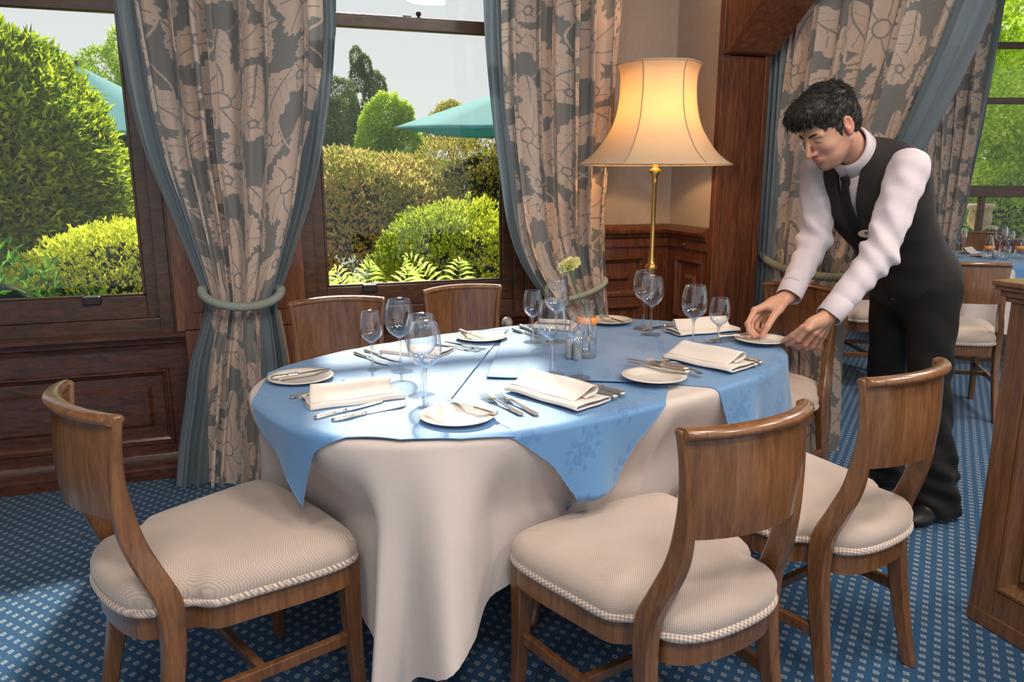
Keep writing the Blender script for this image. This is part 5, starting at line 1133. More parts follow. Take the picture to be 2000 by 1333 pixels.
# ---------------------------------------------------------------- the waiter: surfaces grown from smooth distance fields
def surf_nets(F, o, h):
    nx, ny, nz = F.shape; S_ = F < 0
    c = [S_[i:nx - 1 + i, j:ny - 1 + j, k:nz - 1 + k] for i in (0, 1) for j in (0, 1) for k in (0, 1)]
    sm_ = sum(a.astype(np.int8) for a in c); act = (sm_ > 0) & (sm_ < 8); idx = -np.ones(act.shape, dtype=np.int64); I = np.argwhere(act); idx[act] = np.arange(len(I))
    acc = np.zeros((len(I), 3)); cnt = np.zeros(len(I)); cs = [(i, j, k) for i in (0, 1) for j in (0, 1) for k in (0, 1)]
    for a in range(8):
        for b in range(a + 1, 8):
            A, B = cs[a], cs[b]
            if sum(abs(x - y) for x, y in zip(A, B)) != 1: continue
            fa = F[I[:, 0] + A[0], I[:, 1] + A[1], I[:, 2] + A[2]]; fb = F[I[:, 0] + B[0], I[:, 1] + B[1], I[:, 2] + B[2]]
            m = (fa < 0) != (fb < 0); t = np.where(m, fa / np.where(m, fa - fb, 1), 0)[:, None]
            acc += np.where(m[:, None], np.array(A) + (np.array(B) - np.array(A)) * t, 0); cnt += m
    V = (I + acc / cnt[:, None]) * h + np.array(o); Q = []
    for ax in range(3):
        u, v = (ax + 1) % 3, (ax + 2) % 3
        sl0 = [slice(1, -1)] * 3; sl1 = [slice(1, -1)] * 3; sl0[ax] = slice(0, -1); sl1[ax] = slice(1, None)
        s0, s1 = S_[tuple(sl0)], S_[tuple(sl1)]; E_ = np.argwhere(s0 != s1); fl = s0[s0 != s1]; base = E_ + 1; base[:, ax] -= 1
        def g(du, dv): q = base.copy(); q[:, u] -= du; q[:, v] -= dv; return idx[q[:, 0], q[:, 1], q[:, 2]]
        q = np.stack([g(1, 1), g(0, 1), g(0, 0), g(1, 0)], 1); q[~fl] = q[~fl][:, ::-1]; Q.append(q)
    Q = np.concatenate(Q); Q = Q[(Q >= 0).all(1)]; return V, Q
class Field:
    def __init__(s, lo, hi, h):
        s.h = h; s.o = np.array(lo, float); n = [int((b - a) / h) + 2 for a, b in zip(lo, hi)]
        s.X, s.Y, s.Z = np.meshgrid(*[np.float32(lo[i]) + np.float32(h) * np.arange(n[i], dtype=np.float32) for i in range(3)], indexing='ij', sparse=True)
        s.shape = tuple(n); s.F = None
    def cap(s, a, b, r1, r2=None):
        r2 = r1 if r2 is None else r2; a = np.array(a, float); b = np.array(b, float); d = b - a; L2 = max(d @ d, 1e-9)
        x, y, z = s.X - a[0], s.Y - a[1], s.Z - a[2]; t = np.clip((x * d[0] + y * d[1] + z * d[2]) / L2, 0, 1)
        return np.sqrt((x - t * d[0]) ** 2 + (y - t * d[1]) ** 2 + (z - t * d[2]) ** 2) - (r1 + (r2 - r1) * t)
    def ell(s, c, r, R=None):
        x, y, z = s.X - c[0], s.Y - c[1], s.Z - c[2]
        if R is not None: R = np.array(R); x, y, z = (R[i][0] * x + R[i][1] * y + R[i][2] * z for i in range(3))
        k0 = np.sqrt((x / r[0]) ** 2 + (y / r[1]) ** 2 + (z / r[2]) ** 2); k1 = np.sqrt((x / r[0] ** 2) ** 2 + (y / r[1] ** 2) ** 2 + (z / r[2] ** 2) ** 2)
        return k0 * (k0 - 1) / np.maximum(k1, 1e-6)
    def plane(s, p, n): return (s.X - p[0]) * n[0] + (s.Y - p[1]) * n[1] + (s.Z - p[2]) * n[2]
    def mesh(s, F): return surf_nets(np.ascontiguousarray(np.broadcast_to(F, s.shape)), s.o, s.h)
def smin(a, b, k): h = np.clip(.5 + .5 * (b - a) / k, 0, 1); return b * (1 - h) + a * h - k * h * (1 - h)
def smax(a, b, k): return -smin(-a, -b, k)
def smooth_mesh(V, Q, it=1):
    for _ in range(it):
        S1 = np.zeros_like(V); n = np.zeros(len(V))
        for a, b in ((0, 1), (1, 2), (2, 3), (3, 0)):
            np.add.at(S1, Q[:, a], V[Q[:, b]]); np.add.at(n, Q[:, a], 1); np.add.at(S1, Q[:, b], V[Q[:, a]]); np.add.at(n, Q[:, b], 1)
        V = V * .4 + .6 * S1 / n[:, None]
    return V
def nrm(v): v = np.array(v, float); return v / np.linalg.norm(v)
# skin
m, nt, out = newmat('skin'); b_ = nd(nt, 'ShaderNodeBsdfPrincipled'); a1_ = nd(nt, 'ShaderNodeAttribute', attribute_name='red'); a2_ = nd(nt, 'ShaderNodeAttribute', attribute_name='stubble')
tc_ = nd(nt, 'ShaderNodeTexCoord'); n_ = nd(nt, 'ShaderNodeTexNoise'); n_.inputs['Scale'].default_value = 40; nt.links.new(tc_.outputs['Object'], n_.inputs['Vector'])
c_ = mixc(nt, n_.outputs['Fac'], (.50, .27, .18), (.60, .34, .24)); c_ = mixc(nt, a1_.outputs['Fac'], c_, (.52, .15, .11)); c_ = mixc(nt, a2_.outputs['Fac'], c_, (.10, .055, .04))
nt.links.new(c_, b_.inputs['Base Color']); b_.inputs['Roughness'].default_value = .45; b_.inputs['Subsurface Weight'].default_value = .12; b_.inputs['Subsurface Radius'].default_value = (.01, .004, .002); b_.inputs['Subsurface Scale'].default_value = .5
nt.links.new(b_.outputs[0], out.inputs[0]); M['skin'] = m
M['hair'] = plain('black_hair', (.012, .009, .008), .55, noise=.3, nscale=200)
M['black_cloth'] = cloth('black_suiting', (.008, .0075, .008), rough=.85, noise=.1, bump=.2, sheen=.0)
M['grey_cloth'] = cloth('waistcoat_cloth', (.018, .015, .015), rough=.75, noise=.1, bump=.2, sheen=.03)
M['shirt'] = cloth('lilac_shirt', (.66, .60, .66), rough=.7, noise=.03, bump=.22, wr=.6, trans=.08)
M['shoe'] = plain('black_leather', (.008, .008, .008), .5)
HX, HY = 2.48, 2.30
man = empty('person', (HX, HY, 0), label='dark-haired waiter in white shirt and black waistcoat bending to set a plate', cat='person')
MO = np.array([HX, HY, 0])
def mpart(name, V, Q, mat, smooth=True, attrs=None, parent=None, label=None):
    o = npmesh(name, V - MO, Q, mat, parent or man, smooth=smooth, attrs=attrs)
    if label: o['label'] = label
    return o
Ls, Rs = np.array([2.125, 2.085, 1.355]), np.array([2.045, 2.43, 1.36])
Le, Lw = at_y(1716, 500, 2.04), at_y(1620, 616, 2.03)
Re, Rw = at_y(1592, 470, 2.36), at_y(1541, 578, 2.27)
P0 = np.array([2.435, 2.30, .93]); T1 = (Ls + Rs) / 2 + np.array([.0, .0, .0]); tu = nrm(T1 - P0); TLEN = np.linalg.norm(T1 - P0)
lv = nrm(Ls - Rs); lv = nrm(lv - tu * (lv @ tu)); fv = np.cross(lv, tu)      # left, front
if fv[0] > 0: fv = -fv
RT = np.array([fv, lv, tu])
def tp_(f, l, u): return P0 + fv * f + lv * l + tu * u
def torso(G):
    a = G.ell(tp_(.0, 0, .02), (.125, .165, .15), RT); b = G.ell(tp_(-.005, 0, .20), (.115, .145, .17), RT); c = G.ell(tp_(.0, 0, .40), (.130, .180, .20), RT)
    d = G.cap(tp_(-.02, .13, TLEN - .04), tp_(-.02, -.13, TLEN - .04), .062); e = G.ell(tp_(-.055, 0, TLEN - .09), (.09, .16, .14), RT)
    F = smin(smin(a, b, .06), c, .06); F = smin(F, d, .07); F = smin(F, e, .05)
    for s in (-1, 1): F = smin(F, G.cap(tp_(-.035, s * .10, TLEN - .035), tp_(-.022, s * .034, TLEN + .050), .048, .036), .04)
    return F
# head frame
hf = nrm([-.80, -.03, -.60]); hl = nrm(np.cross([0, 0, 1.0], hf)); hu = np.cross(hf, hl)
if hl @ lv < 0: pass
HC = at_y(1617, 246, 2.205)          # middle of the skull
hl = hl * 1.0
RH = np.array([hf, hl, hu])
def hp_(x, y, z): return HC + hf * x + hl * y + hu * z
def head_mesh():
    G = Field((-.13, -.10, -.20), (.14, .10, .135), .0024)
    F = G.ell((-.012, 0, .028), (.098, .076, .092)); F = smin(F, G.ell((.034, 0, -.028), (.060, .063, .085)), .03)
    F = smin(F, G.ell((.030, 0, -.085), (.052, .052, .030)), .03); F = smin(F, G.ell((.076, 0, -.108), (.020, .024, .017)), .025)
    for s in (-1, 1):
        F = smin(F, G.cap((-.005, s * .060, -.060), (.055, s * .030, -.105), .014, .014), .03)      # jaw line
        F = smin(F, G.ell((.066, s * .040, -.030), (.020, .018, .018)), .022)       # cheekbone
        F = smin(F, G.cap((.086, s * .012, .020), (.078, s * .048, .016), .008, .007), .014)      # brow
        F = smax(F, -G.ell((.104, s * .031, .000), (.022, .018, .013)), .010)      # socket
        F = smin(F, G.ell((.0755, s * .031, -.002), (.0140, .0150, .0115)), .003)     # closed lid
        F = smin(F, G.ell((.100, s * .011, -.043), (.011, .008, .008)), .008)      # nostril wing
        e = G.ell((-.012, s * .079, -.006), (.020, .009, .033)); e = smax(e, -G.ell((-.007, s * .089, .000), (.0125, .008, .020)), .003); F = smin(F, e, .006)
        F = smin(F, G.ell((-.006, s * .078, -.034), (.010, .007, .011)), .006)
    F = smin(F, G.cap((.092, 0, .014), (.118, 0, -.034), .0068, .0095), .009); F = smin(F, G.ell((.119, 0, -.038), (.0105, .0105, .0090)), .006)
    F = smin(F, G.ell((.086, 0, -.068), (.014, .025, .018)), .012)
    F = smin(F, G.ell((.0975, 0, -.0645), (.0058, .022, .0040)), .004); F = smin(F, G.ell((.0965, 0, -.0740), (.0060, .018, .0048)), .004)
    F = smax(F, -G.cap((.1035, -.018, -.0692), (.1035, .018, -.0692), .0016), .002)
    return F, G
_F, _G = head_mesh(); Vh, Qh = _G.mesh(_F)
def col_at(V):
    x, y, z = V.T; ay = np.abs(y)
    lip = np.exp(-(((z + .069) / .0085) ** 2)) * np.exp(-((ay / .021) ** 4)) * (x > .088); nose = .35 * np.exp(-((x - .112) ** 2 + (z + .038) ** 2) / .0003); ear = .45 * np.exp(-((ay - .085) / .012) ** 2) * (x < .02)
    ck = .22 * np.exp(-(((x - .075) / .02) ** 2 + ((ay - .040) / .018) ** 2 + ((z + .035) / .018) ** 2))
    lash = np.exp(-(((z + .0085 - .02 * 0) / .0016) ** 2)) * np.exp(-(((ay - .031) / .014) ** 4)) * (x > .07)
    st = .42 * np.clip((-.072 - z) / .02, 0, 1) * (x > -.03) * (1 - lip) + .42 * np.exp(-(((z + .055) / .006) ** 2)) * (ay < .026) * (x > .085) + .30 * np.clip((.05 - x) / .04, 0, 1) * np.clip((-.03 - z) / .02, 0, 1) * (x > -.01)
    return np.clip(lip * .75 + nose + ear + ck, 0, 1), np.clip(st + lash * .95, 0, 1)
red_h, st_h = col_at(Vh); Vh = HC + Vh @ RH
def finger(G, pts, r, k=.004):
    F = None
    for i in range(len(pts) - 1):
        c = G.cap(pts[i], pts[i + 1], r[i], r[i + 1]); F = c if F is None else smin(F, c, k)
    return F
def hand(wrist, arm_dir, palm_mid, fingers, thumb, h=.0021):
    allp = np.array([wrist, wrist + arm_dir * .10] + [p for f_ in fingers for p in f_] + list(thumb)); lo = allp.min(0) - .035; hi = allp.max(0) + .035
    G = Field(lo, hi, h); F = G.cap(wrist + arm_dir * .10, wrist, .034, .027)
    for i, f_ in enumerate(fingers): F = smin(F, G.cap(wrist + (f_[0] - wrist) * .15, f_[0], .021, [.0120, .0125, .0118, .0108][i]), .012)
    F = smin(F, G.cap(wrist + (thumb[0] - wrist) * .3, thumb[0], .019, .0155), .014)
    F = smin(F, G.cap(wrist + (fingers[0][0] - wrist) * .45, thumb[0] * .7 + thumb[1] * .3, .017, .014), .018); F = smin(F, G.cap(fingers[0][0] * .6 + wrist * .4, thumb[1] * .55 + thumb[0] * .45, .011, .009), .014)
    for i, f_ in enumerate(fingers):
        s = [1, 1.02, .97, .84][i]; F = smin(F, finger(G, f_, [.0112 * s, .0098 * s, .0086 * s, .0074 * s][:len(f_)]), .0028)
        F = smin(F, G.ell(f_[0] + np.array([-.001, 0, .002]), (.0118 * s,) * 3), .006); F = smin(F, G.ell(f_[1], (.0105 * s,) * 3), .003)
    F = smin(F, finger(G, thumb, [.0155, .0125, .0115, .0085][:len(thumb)]), .005)
    V, Q = G.mesh(F); V = smooth_mesh(V, Q, 1)
    tips = np.array([f_[-1] for f_ in fingers] + [thumb[-1]] + [f_[1] for f_ in fingers]); d = np.sqrt(((V[:, None] - tips[None]) ** 2).sum(-1)).min(1)
    return V, Q, np.clip(.40 * np.exp(-(d / .013) ** 2) + .06, 0, 1)
Y_ = at_y
RF = [[Y_(1474, 607, 2.245), Y_(1460, 633, 2.215), Y_(1463, 647, 2.195), Y_(1473, 657, 2.188)], [Y_(1486, 603, 2.268), Y_(1467, 630, 2.245), Y_(1468, 646, 2.215), Y_(1479, 656, 2.197)],
      [Y_(1498, 605, 2.290), Y_(1479, 629, 2.275), Y_(1478, 643, 2.250), Y_(1488, 648, 2.225)], [Y_(1510, 611, 2.303), Y_(1492, 630, 2.295), Y_(1490, 641, 2.275), Y_(1497, 646, 2.255)]]
RTh = [Y_(1523, 602, 2.228), Y_(1509, 621, 2.200), Y_(1498, 640, 2.182), Y_(1488, 657, 2.182)]
LF = [[Y_(1577, 643, 1.995), Y_(1560, 664, 2.020), Y_(1549, 671, 2.045), Y_(1538, 674, 2.070)], [Y_(1590, 650, 2.010), Y_(1572, 673, 2.030), Y_(1560, 679, 2.050), Y_(1549, 679, 2.072)],
      [Y_(1600, 655, 2.032), Y_(1586, 677, 2.050), Y_(1574, 682, 2.065), Y_(1563, 681, 2.082)], [Y_(1608, 657, 2.055), Y_(1597, 677, 2.072), Y_(1587, 681, 2.085), Y_(1577, 680, 2.098)]]
LTh = [Y_(1590, 628, 2.005), Y_(1568, 642, 2.018), Y_(1549, 656, 2.045), Y_(1530, 667, 2.078)]
VR, QR, rR = hand(Rw, nrm(Re - Rw), None, RF, RTh); VL, QL, rL = hand(Lw, nrm(Le - Lw), None, LF, LTh)
# body core: neck, trunk, arms and legs below the clothes
Lh, Rh = P0 + np.array([0, -.095, -.03]), P0 + np.array([0, .095, -.03])
Lk, Rk = np.array([2.44, 2.175, .50]), np.array([2.46, 2.41, .50]); La, Ra = np.array([2.515, 2.14, .09]), np.array([2.56, 2.46, .09])
NB = (T1 + tu * .045 - fv * .005)
G = Field((1.74, 1.92, .03), (2.75, 2.62, 1.58), .010)
F = torso(G) + .012
for A_, B_, C_ in ((Ls, Le, Lw), (Rs, Re, Rw)): F = smin(F, G.cap(A_, B_, .046, .040), .03); F = smin(F, G.cap(B_, C_ + (B_ - C_) * .12, .040, .030), .02)
for A_, B_, C_ in ((Lh, Lk, La), (Rh, Rk, Ra)): F = smin(F, G.cap(A_, B_, .078, .052), .03); F = smin(F, G.cap(B_, C_, .050, .036), .02)
F = smin(F, G.cap(NB, hp_(-.030, 0, -.06), .056, .052), .03)
Vb, Qb = G.mesh(F); Vb = smooth_mesh(Vb, Qb, 1)
VV, QQ, RR_, SS = [Vb], [Qb], [np.zeros(len(Vb))], [np.zeros(len(Vb))]; off = len(Vb)
for V, Q, r_, s_ in ((Vh, Qh, red_h, st_h), (VR, QR, rR, np.zeros(len(VR))), (VL, QL, rL, np.zeros(len(VL)))): VV.append(V); QQ.append(Q + off); RR_.append(r_); SS.append(s_); off += len(V)
mpart('body', np.concatenate(VV), np.concatenate(QQ), M['skin'], attrs={'red': np.concatenate(RR_), 'stubble': np.concatenate(SS)})
# finger nails
def nail(P, Q, side, w=.0052):
    d = nrm(P - Q); n = nrm(np.array(side, float) - d * (np.array(side) @ d)); s = np.cross(d, n); c = P + n * .0066 - d * .001; vs = []
    for i in range(5):
        for j in range(5): a = (j / 4 - .5) * 2; b = (i / 4 - .5); vs.append(c + s * a * w * (1 - .15 * abs(b)) + d * b * .010 - n * .0016 * a * a)
    return vs, gridfaces(5, 5)
mat_n = plain('nail', (.68, .42, .34), .25)
for f_, sd in [(RF[0], (-1, -.3, 0)), (RF[1], (-1, -.2, 0)), (RTh, (.2, -1, .3)), (LTh, (0, -.6, 1))]:
    vs, q = nail(f_[-1], f_[-2], sd); mpart('fingernail', np.array(vs), q, mat_n)
# eyebrows and hair
mb = MB()
for s in (-1, 1):
    pts = [hp_(.0965 - .002 * abs(i - 1), s * y, z) - MO for i, (y, z) in enumerate([(.012, .018), (.024, .0225), (.036, .0235), (.050, .016)])]
    pts = [hp_(x, s * y, z) - MO for x, y, z in [(.094, .010, .017), (.0935, .020, .021), (.089, .032, .0235), (.081, .044, .021), (.073, .052, .015)]]
    mb.tube(crom(pts, 4, closed=False), [.0026, .0036, .0042, .0045, .0048, .0048, .0048, .0046, .0044, .0040, .0036, .0032, .0028, .0024, .002, .0014, .0010], 7, flat=.9)
mb.build('eyebrows', M['hair'], man, smooth=True)
G = Field((-.14, -.11, -.10), (.15, .11, .165), .003)
F = G.ell((-.016, 0, .045), (.105, .084, .096)); F = smin(F, G.ell((.055, .0, .098), (.055, .062, .034)), .04); F = smin(F, G.ell((.085, .005, .100), (.035, .045, .024)), .03)
F = smin(F, G.ell((-.06, 0, -.02), (.055, .066, .06)), .03)
for s in (-1, 1): F = smin(F, G.ell((.020, s * .070, .008), (.010, .005, .034)), .010)
F = smax(F, -G.ell((.094, 0, -.010), (.062, .085, .068)), .010)     # face opening
for s in (-1, 1): F = smax(F, -G.ell((-.010, s * .088, -.012), (.026, .020, .036)), .006)
F = smax(F, -G.ell((-.02, 0, -.115), (.09, .09, .06)), .01)
F = F + .0022 * np.sin(G.X * 150 + G.Y * 60 + 5 * np.sin(G.Z * 40)) * np.sin(G.Y * 210 + G.Z * 80) + .002 * np.sin(G.Z * 170 + G.X * 90 + G.Y * 120)
Vr, Qr = G.mesh(F); hair = mpart('hair', HC + Vr @ RH, Qr, M['hair'])
rs = np.random.RandomState(5); sel = rs.choice(len(Vr), 4200); sel = sel[(Vr[sel, 2] > .0) | (Vr[sel, 0] < -.03)]; mb = MB()
for i in sel:
    p = Vr[i]; n = nrm(p - np.array([-.01, 0, .02])); fl = np.array([.8, .25 * np.sign(p[1]) * 0 + rs.randn() * .25, -.15 if p[0] > .03 else -.3]) if p[2] > .06 else np.array([-.2, 0, -1]); 
    if p[0] < -.06: fl = np.array([0, rs.randn() * .2, -1])
    t = fl - n * (fl @ n); t = nrm(t + rs.randn(3) * .18); L = .030 * rs.uniform(.6, 1.2) if p[2] > .07 else .014 * rs.uniform(.5, 1)
    lift = .22 if (p[2] > .10 and p[0] > .02) else .08
    q = [p - n * .002, p + t * L * .5 + n * (L * lift * .5 - L * L / 1.2 + .001), p + t * L + n * (L * lift * .8 - L * L / .16)]; q = [HC + a @ RH - MO for a in q]; mb.tube(q, [.0016, .0013, .0003], 3, cap=False)
mb.build('hair_strands', M['hair'], hair, smooth=True)
# shirt
G = Field((1.72, 1.90, .80), (2.72, 2.68, 1.56), .0052)
F = torso(G) + .001
W1 = .0030 * np.sin(G.X * 55 + G.Z * 90 + 2 * np.sin(G.Y * 30)) + .0022 * np.sin(G.X * 130 - G.Z * 70 + G.Y * 60)
def arm(F, S0, E0, W0, seed):
    d1 = nrm(E0 - S0); d2 = nrm(W0 - E0)
    A = G.cap(S0, E0, .069, .055); B = G.cap(E0, W0 - d2 * .012, .055, .043); a = smin(A, B, .03)
    s1 = G.plane(S0, d1); s2 = G.plane(E0, d2); nb = .006 * np.exp(-(s2 / .10) ** 2) * np.sin(s2 * 95 + G.Y * 50 + seed) + .0035 * np.sin(s1 * 60 + G.Y * 80 + seed * 2) * np.exp(-((s1 - .2) / .16) ** 2)
    c = smax(a + nb, G.plane(W0 - d2 * .045, d2), .006)
    return smin(F, c, .022)
F = arm(F, Ls, Le, Lw, 1.0); F = arm(F, Rs, Re, Rw, 2.3); F = F + W1 * .45 * np.clip((.5 + G.plane(P0, tu) * 0 + np.minimum(torso(G), .06) * 30), 0, 1)
F = smax(F, -(G.plane(tp_(0, 0, -.04), tu)), .004)
_nk = nrm(hp_(-.030, 0, -.06) - NB); F = smin(F, G.cap(NB - _nk * .02, NB + _nk * .012, .066, .060), .02); F = smax(F, -G.cap(NB + _nk * .02, hp_(-.030, 0, -.06), .056, .054), .004)
Vs, Qs = G.mesh(F); Vs = smooth_mesh(Vs, Qs, 1); mpart('shirt', Vs, Qs, M['shirt'])
for E0, W0, dd in ((Le, Lw, -1), (Re, Rw, 1)):
    d2 = nrm(W0 - E0); s1_ = nrm(np.cross(d2, [0, 0, 1.0])); s2_ = np.cross(s1_, d2); mb = MB(); rg = []
    for t, r_ in [(-.068, .0385), (-.064, .0430), (-.060, .0452), (-.030, .0448), (.006, .0442), (.0075, .0430), (.006, .0415), (-.03, .0405), (-.058, .038)]:
        rg.append([W0 + d2 * (t + .002 * math.sin(3 * a)) + s1_ * (r_ * math.cos(a) * 1.06) + s2_ * (r_ * math.sin(a) * .94 * (1 + .02 * math.sin(5 * a))) - MO for a in np.linspace(0, 2 * math.pi, 40, endpoint=False)])
    mb.loft(rg, cap=False); cu = mb.build('cuff', M['shirt'], man, smooth=True)
    a = math.pi * .5; p = W0 - d2 * .028 + s1_ * .0475 * math.cos(2.6) + s2_ * .043 * math.sin(2.6) - MO
# collar: stand and two folded wings
nk = nrm(hp_(-.030, 0, -.06) - NB); cf = nrm(fv - nk * (fv @ nk)); cl = np.cross(nk, cf)
if cl @ lv < 0: cl = -cl
V = []; n1 = 60
for i in range(n1):
    a = -math.pi + 2 * math.pi * i / (n1 - 1); fr = math.cos(a) # a=0 front
    aa = a * .985 + math.pi; d_ = -cf * math.cos(aa) * -1 if False else cf * math.cos(a + math.pi) * 1.0 + cl * math.sin(a + math.pi); g_ = .5 + .5 * math.cos(a + math.pi)
    hgt = .052 - .012 * g_
    for t, (ro, zz) in enumerate([(.064, .012), (.064, .026 + hgt), (.0665, .029 + hgt), (.071, .024 + hgt * .75), (.078 + .006 * g_, .010 - .016 * g_)]):
        V.append(NB + nk * (zz + .030 - .040 * g_) + d_ * ro)
mpart('collar', V, gridfaces(n1, 5), M['shirt']).modifiers.new('s', 'SOLIDIFY').thickness = .0022
# waistcoat
G = Field((1.86, 2.0, .82), (2.72, 2.60, 1.54), .0048)
F = torso(G) - .016; fr_ = G.plane(P0, fv); la_ = G.plane(P0, lv); up_ = G.plane(P0, tu)
F = F + .0025 * np.sin(up_ * 45 + la_ * 30) * np.clip(fr_ * 10, 0, 1)
veeh = .345; vee = smax(smax(np.abs(la_) - (up_ - veeh) * .20, -(up_ - veeh), .004), -(fr_ - .0), .004); F = smax(F, -vee, .006)
F = smax(F, -G.cap(NB - nk * .03, NB + nk * .2, .068, .066), .006)
for S0, E0 in ((Ls, Le), (Rs, Re)):
    o_ = nrm(E0 - S0); sd = lv if S0 is Ls else -lv; F = smax(F, -G.ell(S0 + sd * .066 + o_ * .055 + fv * .012, (.094, .072, .132), np.array([fv, lv, tu])), .008)
F = smax(F, -(up_ + .03 + np.where(fr_ > 0, .10 * np.clip(1 - np.abs(la_ - .0) / .09, 0, 1) * 1.0, 0)), .004)

Vw, Qw = G.mesh(F); vest = mpart('waistcoat', Vw, Qw, M['grey_cloth'])
def on_torso(l, u, off):   # march from outside towards the trunk to find its front
    G1 = Field((0, 0, 0), (.001, .001, .001), 1.0); lo, hi = .0, .3; 
    for _ in range(30):
        md = (lo + hi) / 2; p = tp_(md, l, u); G1.X, G1.Y, G1.Z = (np.array([[[p[i]]]]) for i in range(3)); lo, hi = (md, hi) if float(torso(G1).ravel()[0]) < off else (lo, md)
    return tp_(lo, l, u)
def front_n(l, u, off): 
    a, b, c = on_torso(l, u, off), on_torso(l + .01, u, off), on_torso(l, u + .01, off); n = nrm(np.cross(b - a, c - a)); return n if n @ fv > 0 else -n
bm_ = plain('button_black', (.02, .02, .02), .3)
for i, u in enumerate([.27, .21, .15, .09, .03]):
    p = on_torso(0, u, .0135); n = front_n(0, u, .0135); o = MB().lathe([(0, 0), (.0075, 0), (.008, .002), (.006, .0035), (0, .003)], seg=18, cap=False).build('button', bm_, vest, smooth=True); o.location = p - MO; o.rotation_euler = Vector(n).to_track_quat('Z', 'Y').to_euler()
# tie
kp0 = NB + cf * .080 - nk * .012; p1_ = on_torso(0, .30, .0085)
V = []; us = np.linspace(TLEN + .022, .31, 26)
for i, u in enumerate(us):
    t = i / 25; w = .015 + .018 * t; p = on_torso(0, u, .013)
    for k in range(7): a = (k / 6 - .5) * 2; V.append(p + lv * a * w - fv * .004 * a * a + fv * (.004 + .010 * (1 - t)))
tie = mpart('tie', V, gridfaces(26, 7), M['black_cloth']); tie.modifiers.new('s', 'SOLIDIFY').thickness = .003
kp = on_torso(0, TLEN + .018, .014) + fv * .002; mb = MB(); mb.loft([[kp - MO + tu * z + lv * (w * math.cos(a)) + fv * (d * math.sin(a)) for a in np.linspace(0, 6.283, 12, endpoint=False)] for z, w, d in [(-.018, .010, .006), (-.006, .015, .010), (.010, .019, .011), (.016, .016, .008)]]); mb.build('tie_knot', M['black_cloth'], tie, smooth=True)
# name badge: pale oval with a dark emblem
bp0 = on_torso(.036, .375, .0175); bn = front_n(.036, .375, .0175); bl_ = nrm(lv - bn * (lv @ bn)); bu = np.cross(bn, bl_); bu = bu if bu @ tu > 0 else -bu
bt = nrm(bl_ * .93 - bu * .0)
def badge(name, rx, ry, d, th, mat, par, cx=0, cy=0):
    n = 36; ring = lambda z: [bp0 + bl_ * (cx + rx * math.cos(a)) + bu * (cy + ry * math.sin(a)) + bn * z for a in np.linspace(0, 6.283, n, endpoint=False)]
    mb = MB(); mb.loft([[p - MO for p in ring(d)], [p - MO for p in ring(d + th)]]); return mb.build(name, mat, par, smooth=False)
bd = badge('name_badge', .033, .018, .001, .003, plain('badge_cream', (.80, .66, .46), .3), man); bd['label'] = 'pale oval name badge'
bdk = plain('badge_print', (.06, .05, .06), .5)
mb = MB(); 
def brect(x0, y0, x1, y1): 
    q = [bp0 + bl_ * x + bu * y + bn * .0042 - MO for x, y in ((x0, y0), (x1, y0), (x1, y1), (x0, y1))]; mb.add(q, [(0, 1, 2, 3)])
brect(-.007, .000, .007, .009)
for k in range(5): brect(-.009 + k * .004, -.007, -.007 + k * .004, -.004)
mb.build('emblem', bdk, bd)
# trousers
G = Field((2.20, 1.98, .02), (2.78, 2.66, 1.08), .006)
F = G.ell(tp_(.0, 0, .02), (.132, .168, .14), RT); F = smin(F, G.ell(P0 + np.array([.03, 0, -.06]), (.125, .150, .13)), .05)
for A_, B_, C_, sd in ((Lh, Lk, La, 1), (Rh, Rk, Ra, 2)):
    F = smin(F, G.cap(A_, B_, .094, .070), .035); c = G.cap(B_, C_ + np.array([-.015, 0, -.05]), .070, .092); s = (G.Z - .0)
    c = c + .006 * np.exp(-((s - .16) / .10) ** 2) * np.sin(s * 85 + G.X * 30 + sd) + .004 * np.sin(s * 30 + G.X * 60 + G.Y * 40 + sd) ; F = smin(F, c, .03)
F = smax(F, G.plane(tp_(0, 0, .07), tu), .004); F = smax(F, .018 - G.Z, .004)
F = F + .003 * np.sin(G.Z * 40 + G.X * 50) * np.clip((1.0 - G.Z) * 3, 0, 1)
Vt_, Qt = G.mesh(F); mpart('trousers', Vt_, Qt, M['black_cloth'])
for A_, dr, nm in ((La, nrm([-1, -.30, 0]), 'left'), (Ra, nrm([-1, -.10, 0]), 'right')):
    b0 = A_ * [1, 1, 0]; G = Field(tuple(b0 + [-.27, -.16, -.002]), tuple(b0 + [.12, .14, .13]), .005); s_ = np.cross([0, 0, 1], dr); R3 = np.array([dr, s_, [0, 0, 1]])
    F = G.ell(b0 + dr * .0 + [0, 0, .035], (.065, .038, .042), R3); F = smin(F, G.ell(b0 + dr * .13 + [0, 0, .028], (.085, .046, .034), R3), .03); F = smin(F, G.ell(b0 + dr * .05 + [0, 0, .06], (.06, .036, .036), R3), .03); F = smax(F, .003 - G.Z, .003)
    V, Q = G.mesh(F); mpart('shoe', V, Q, M['shoe'])
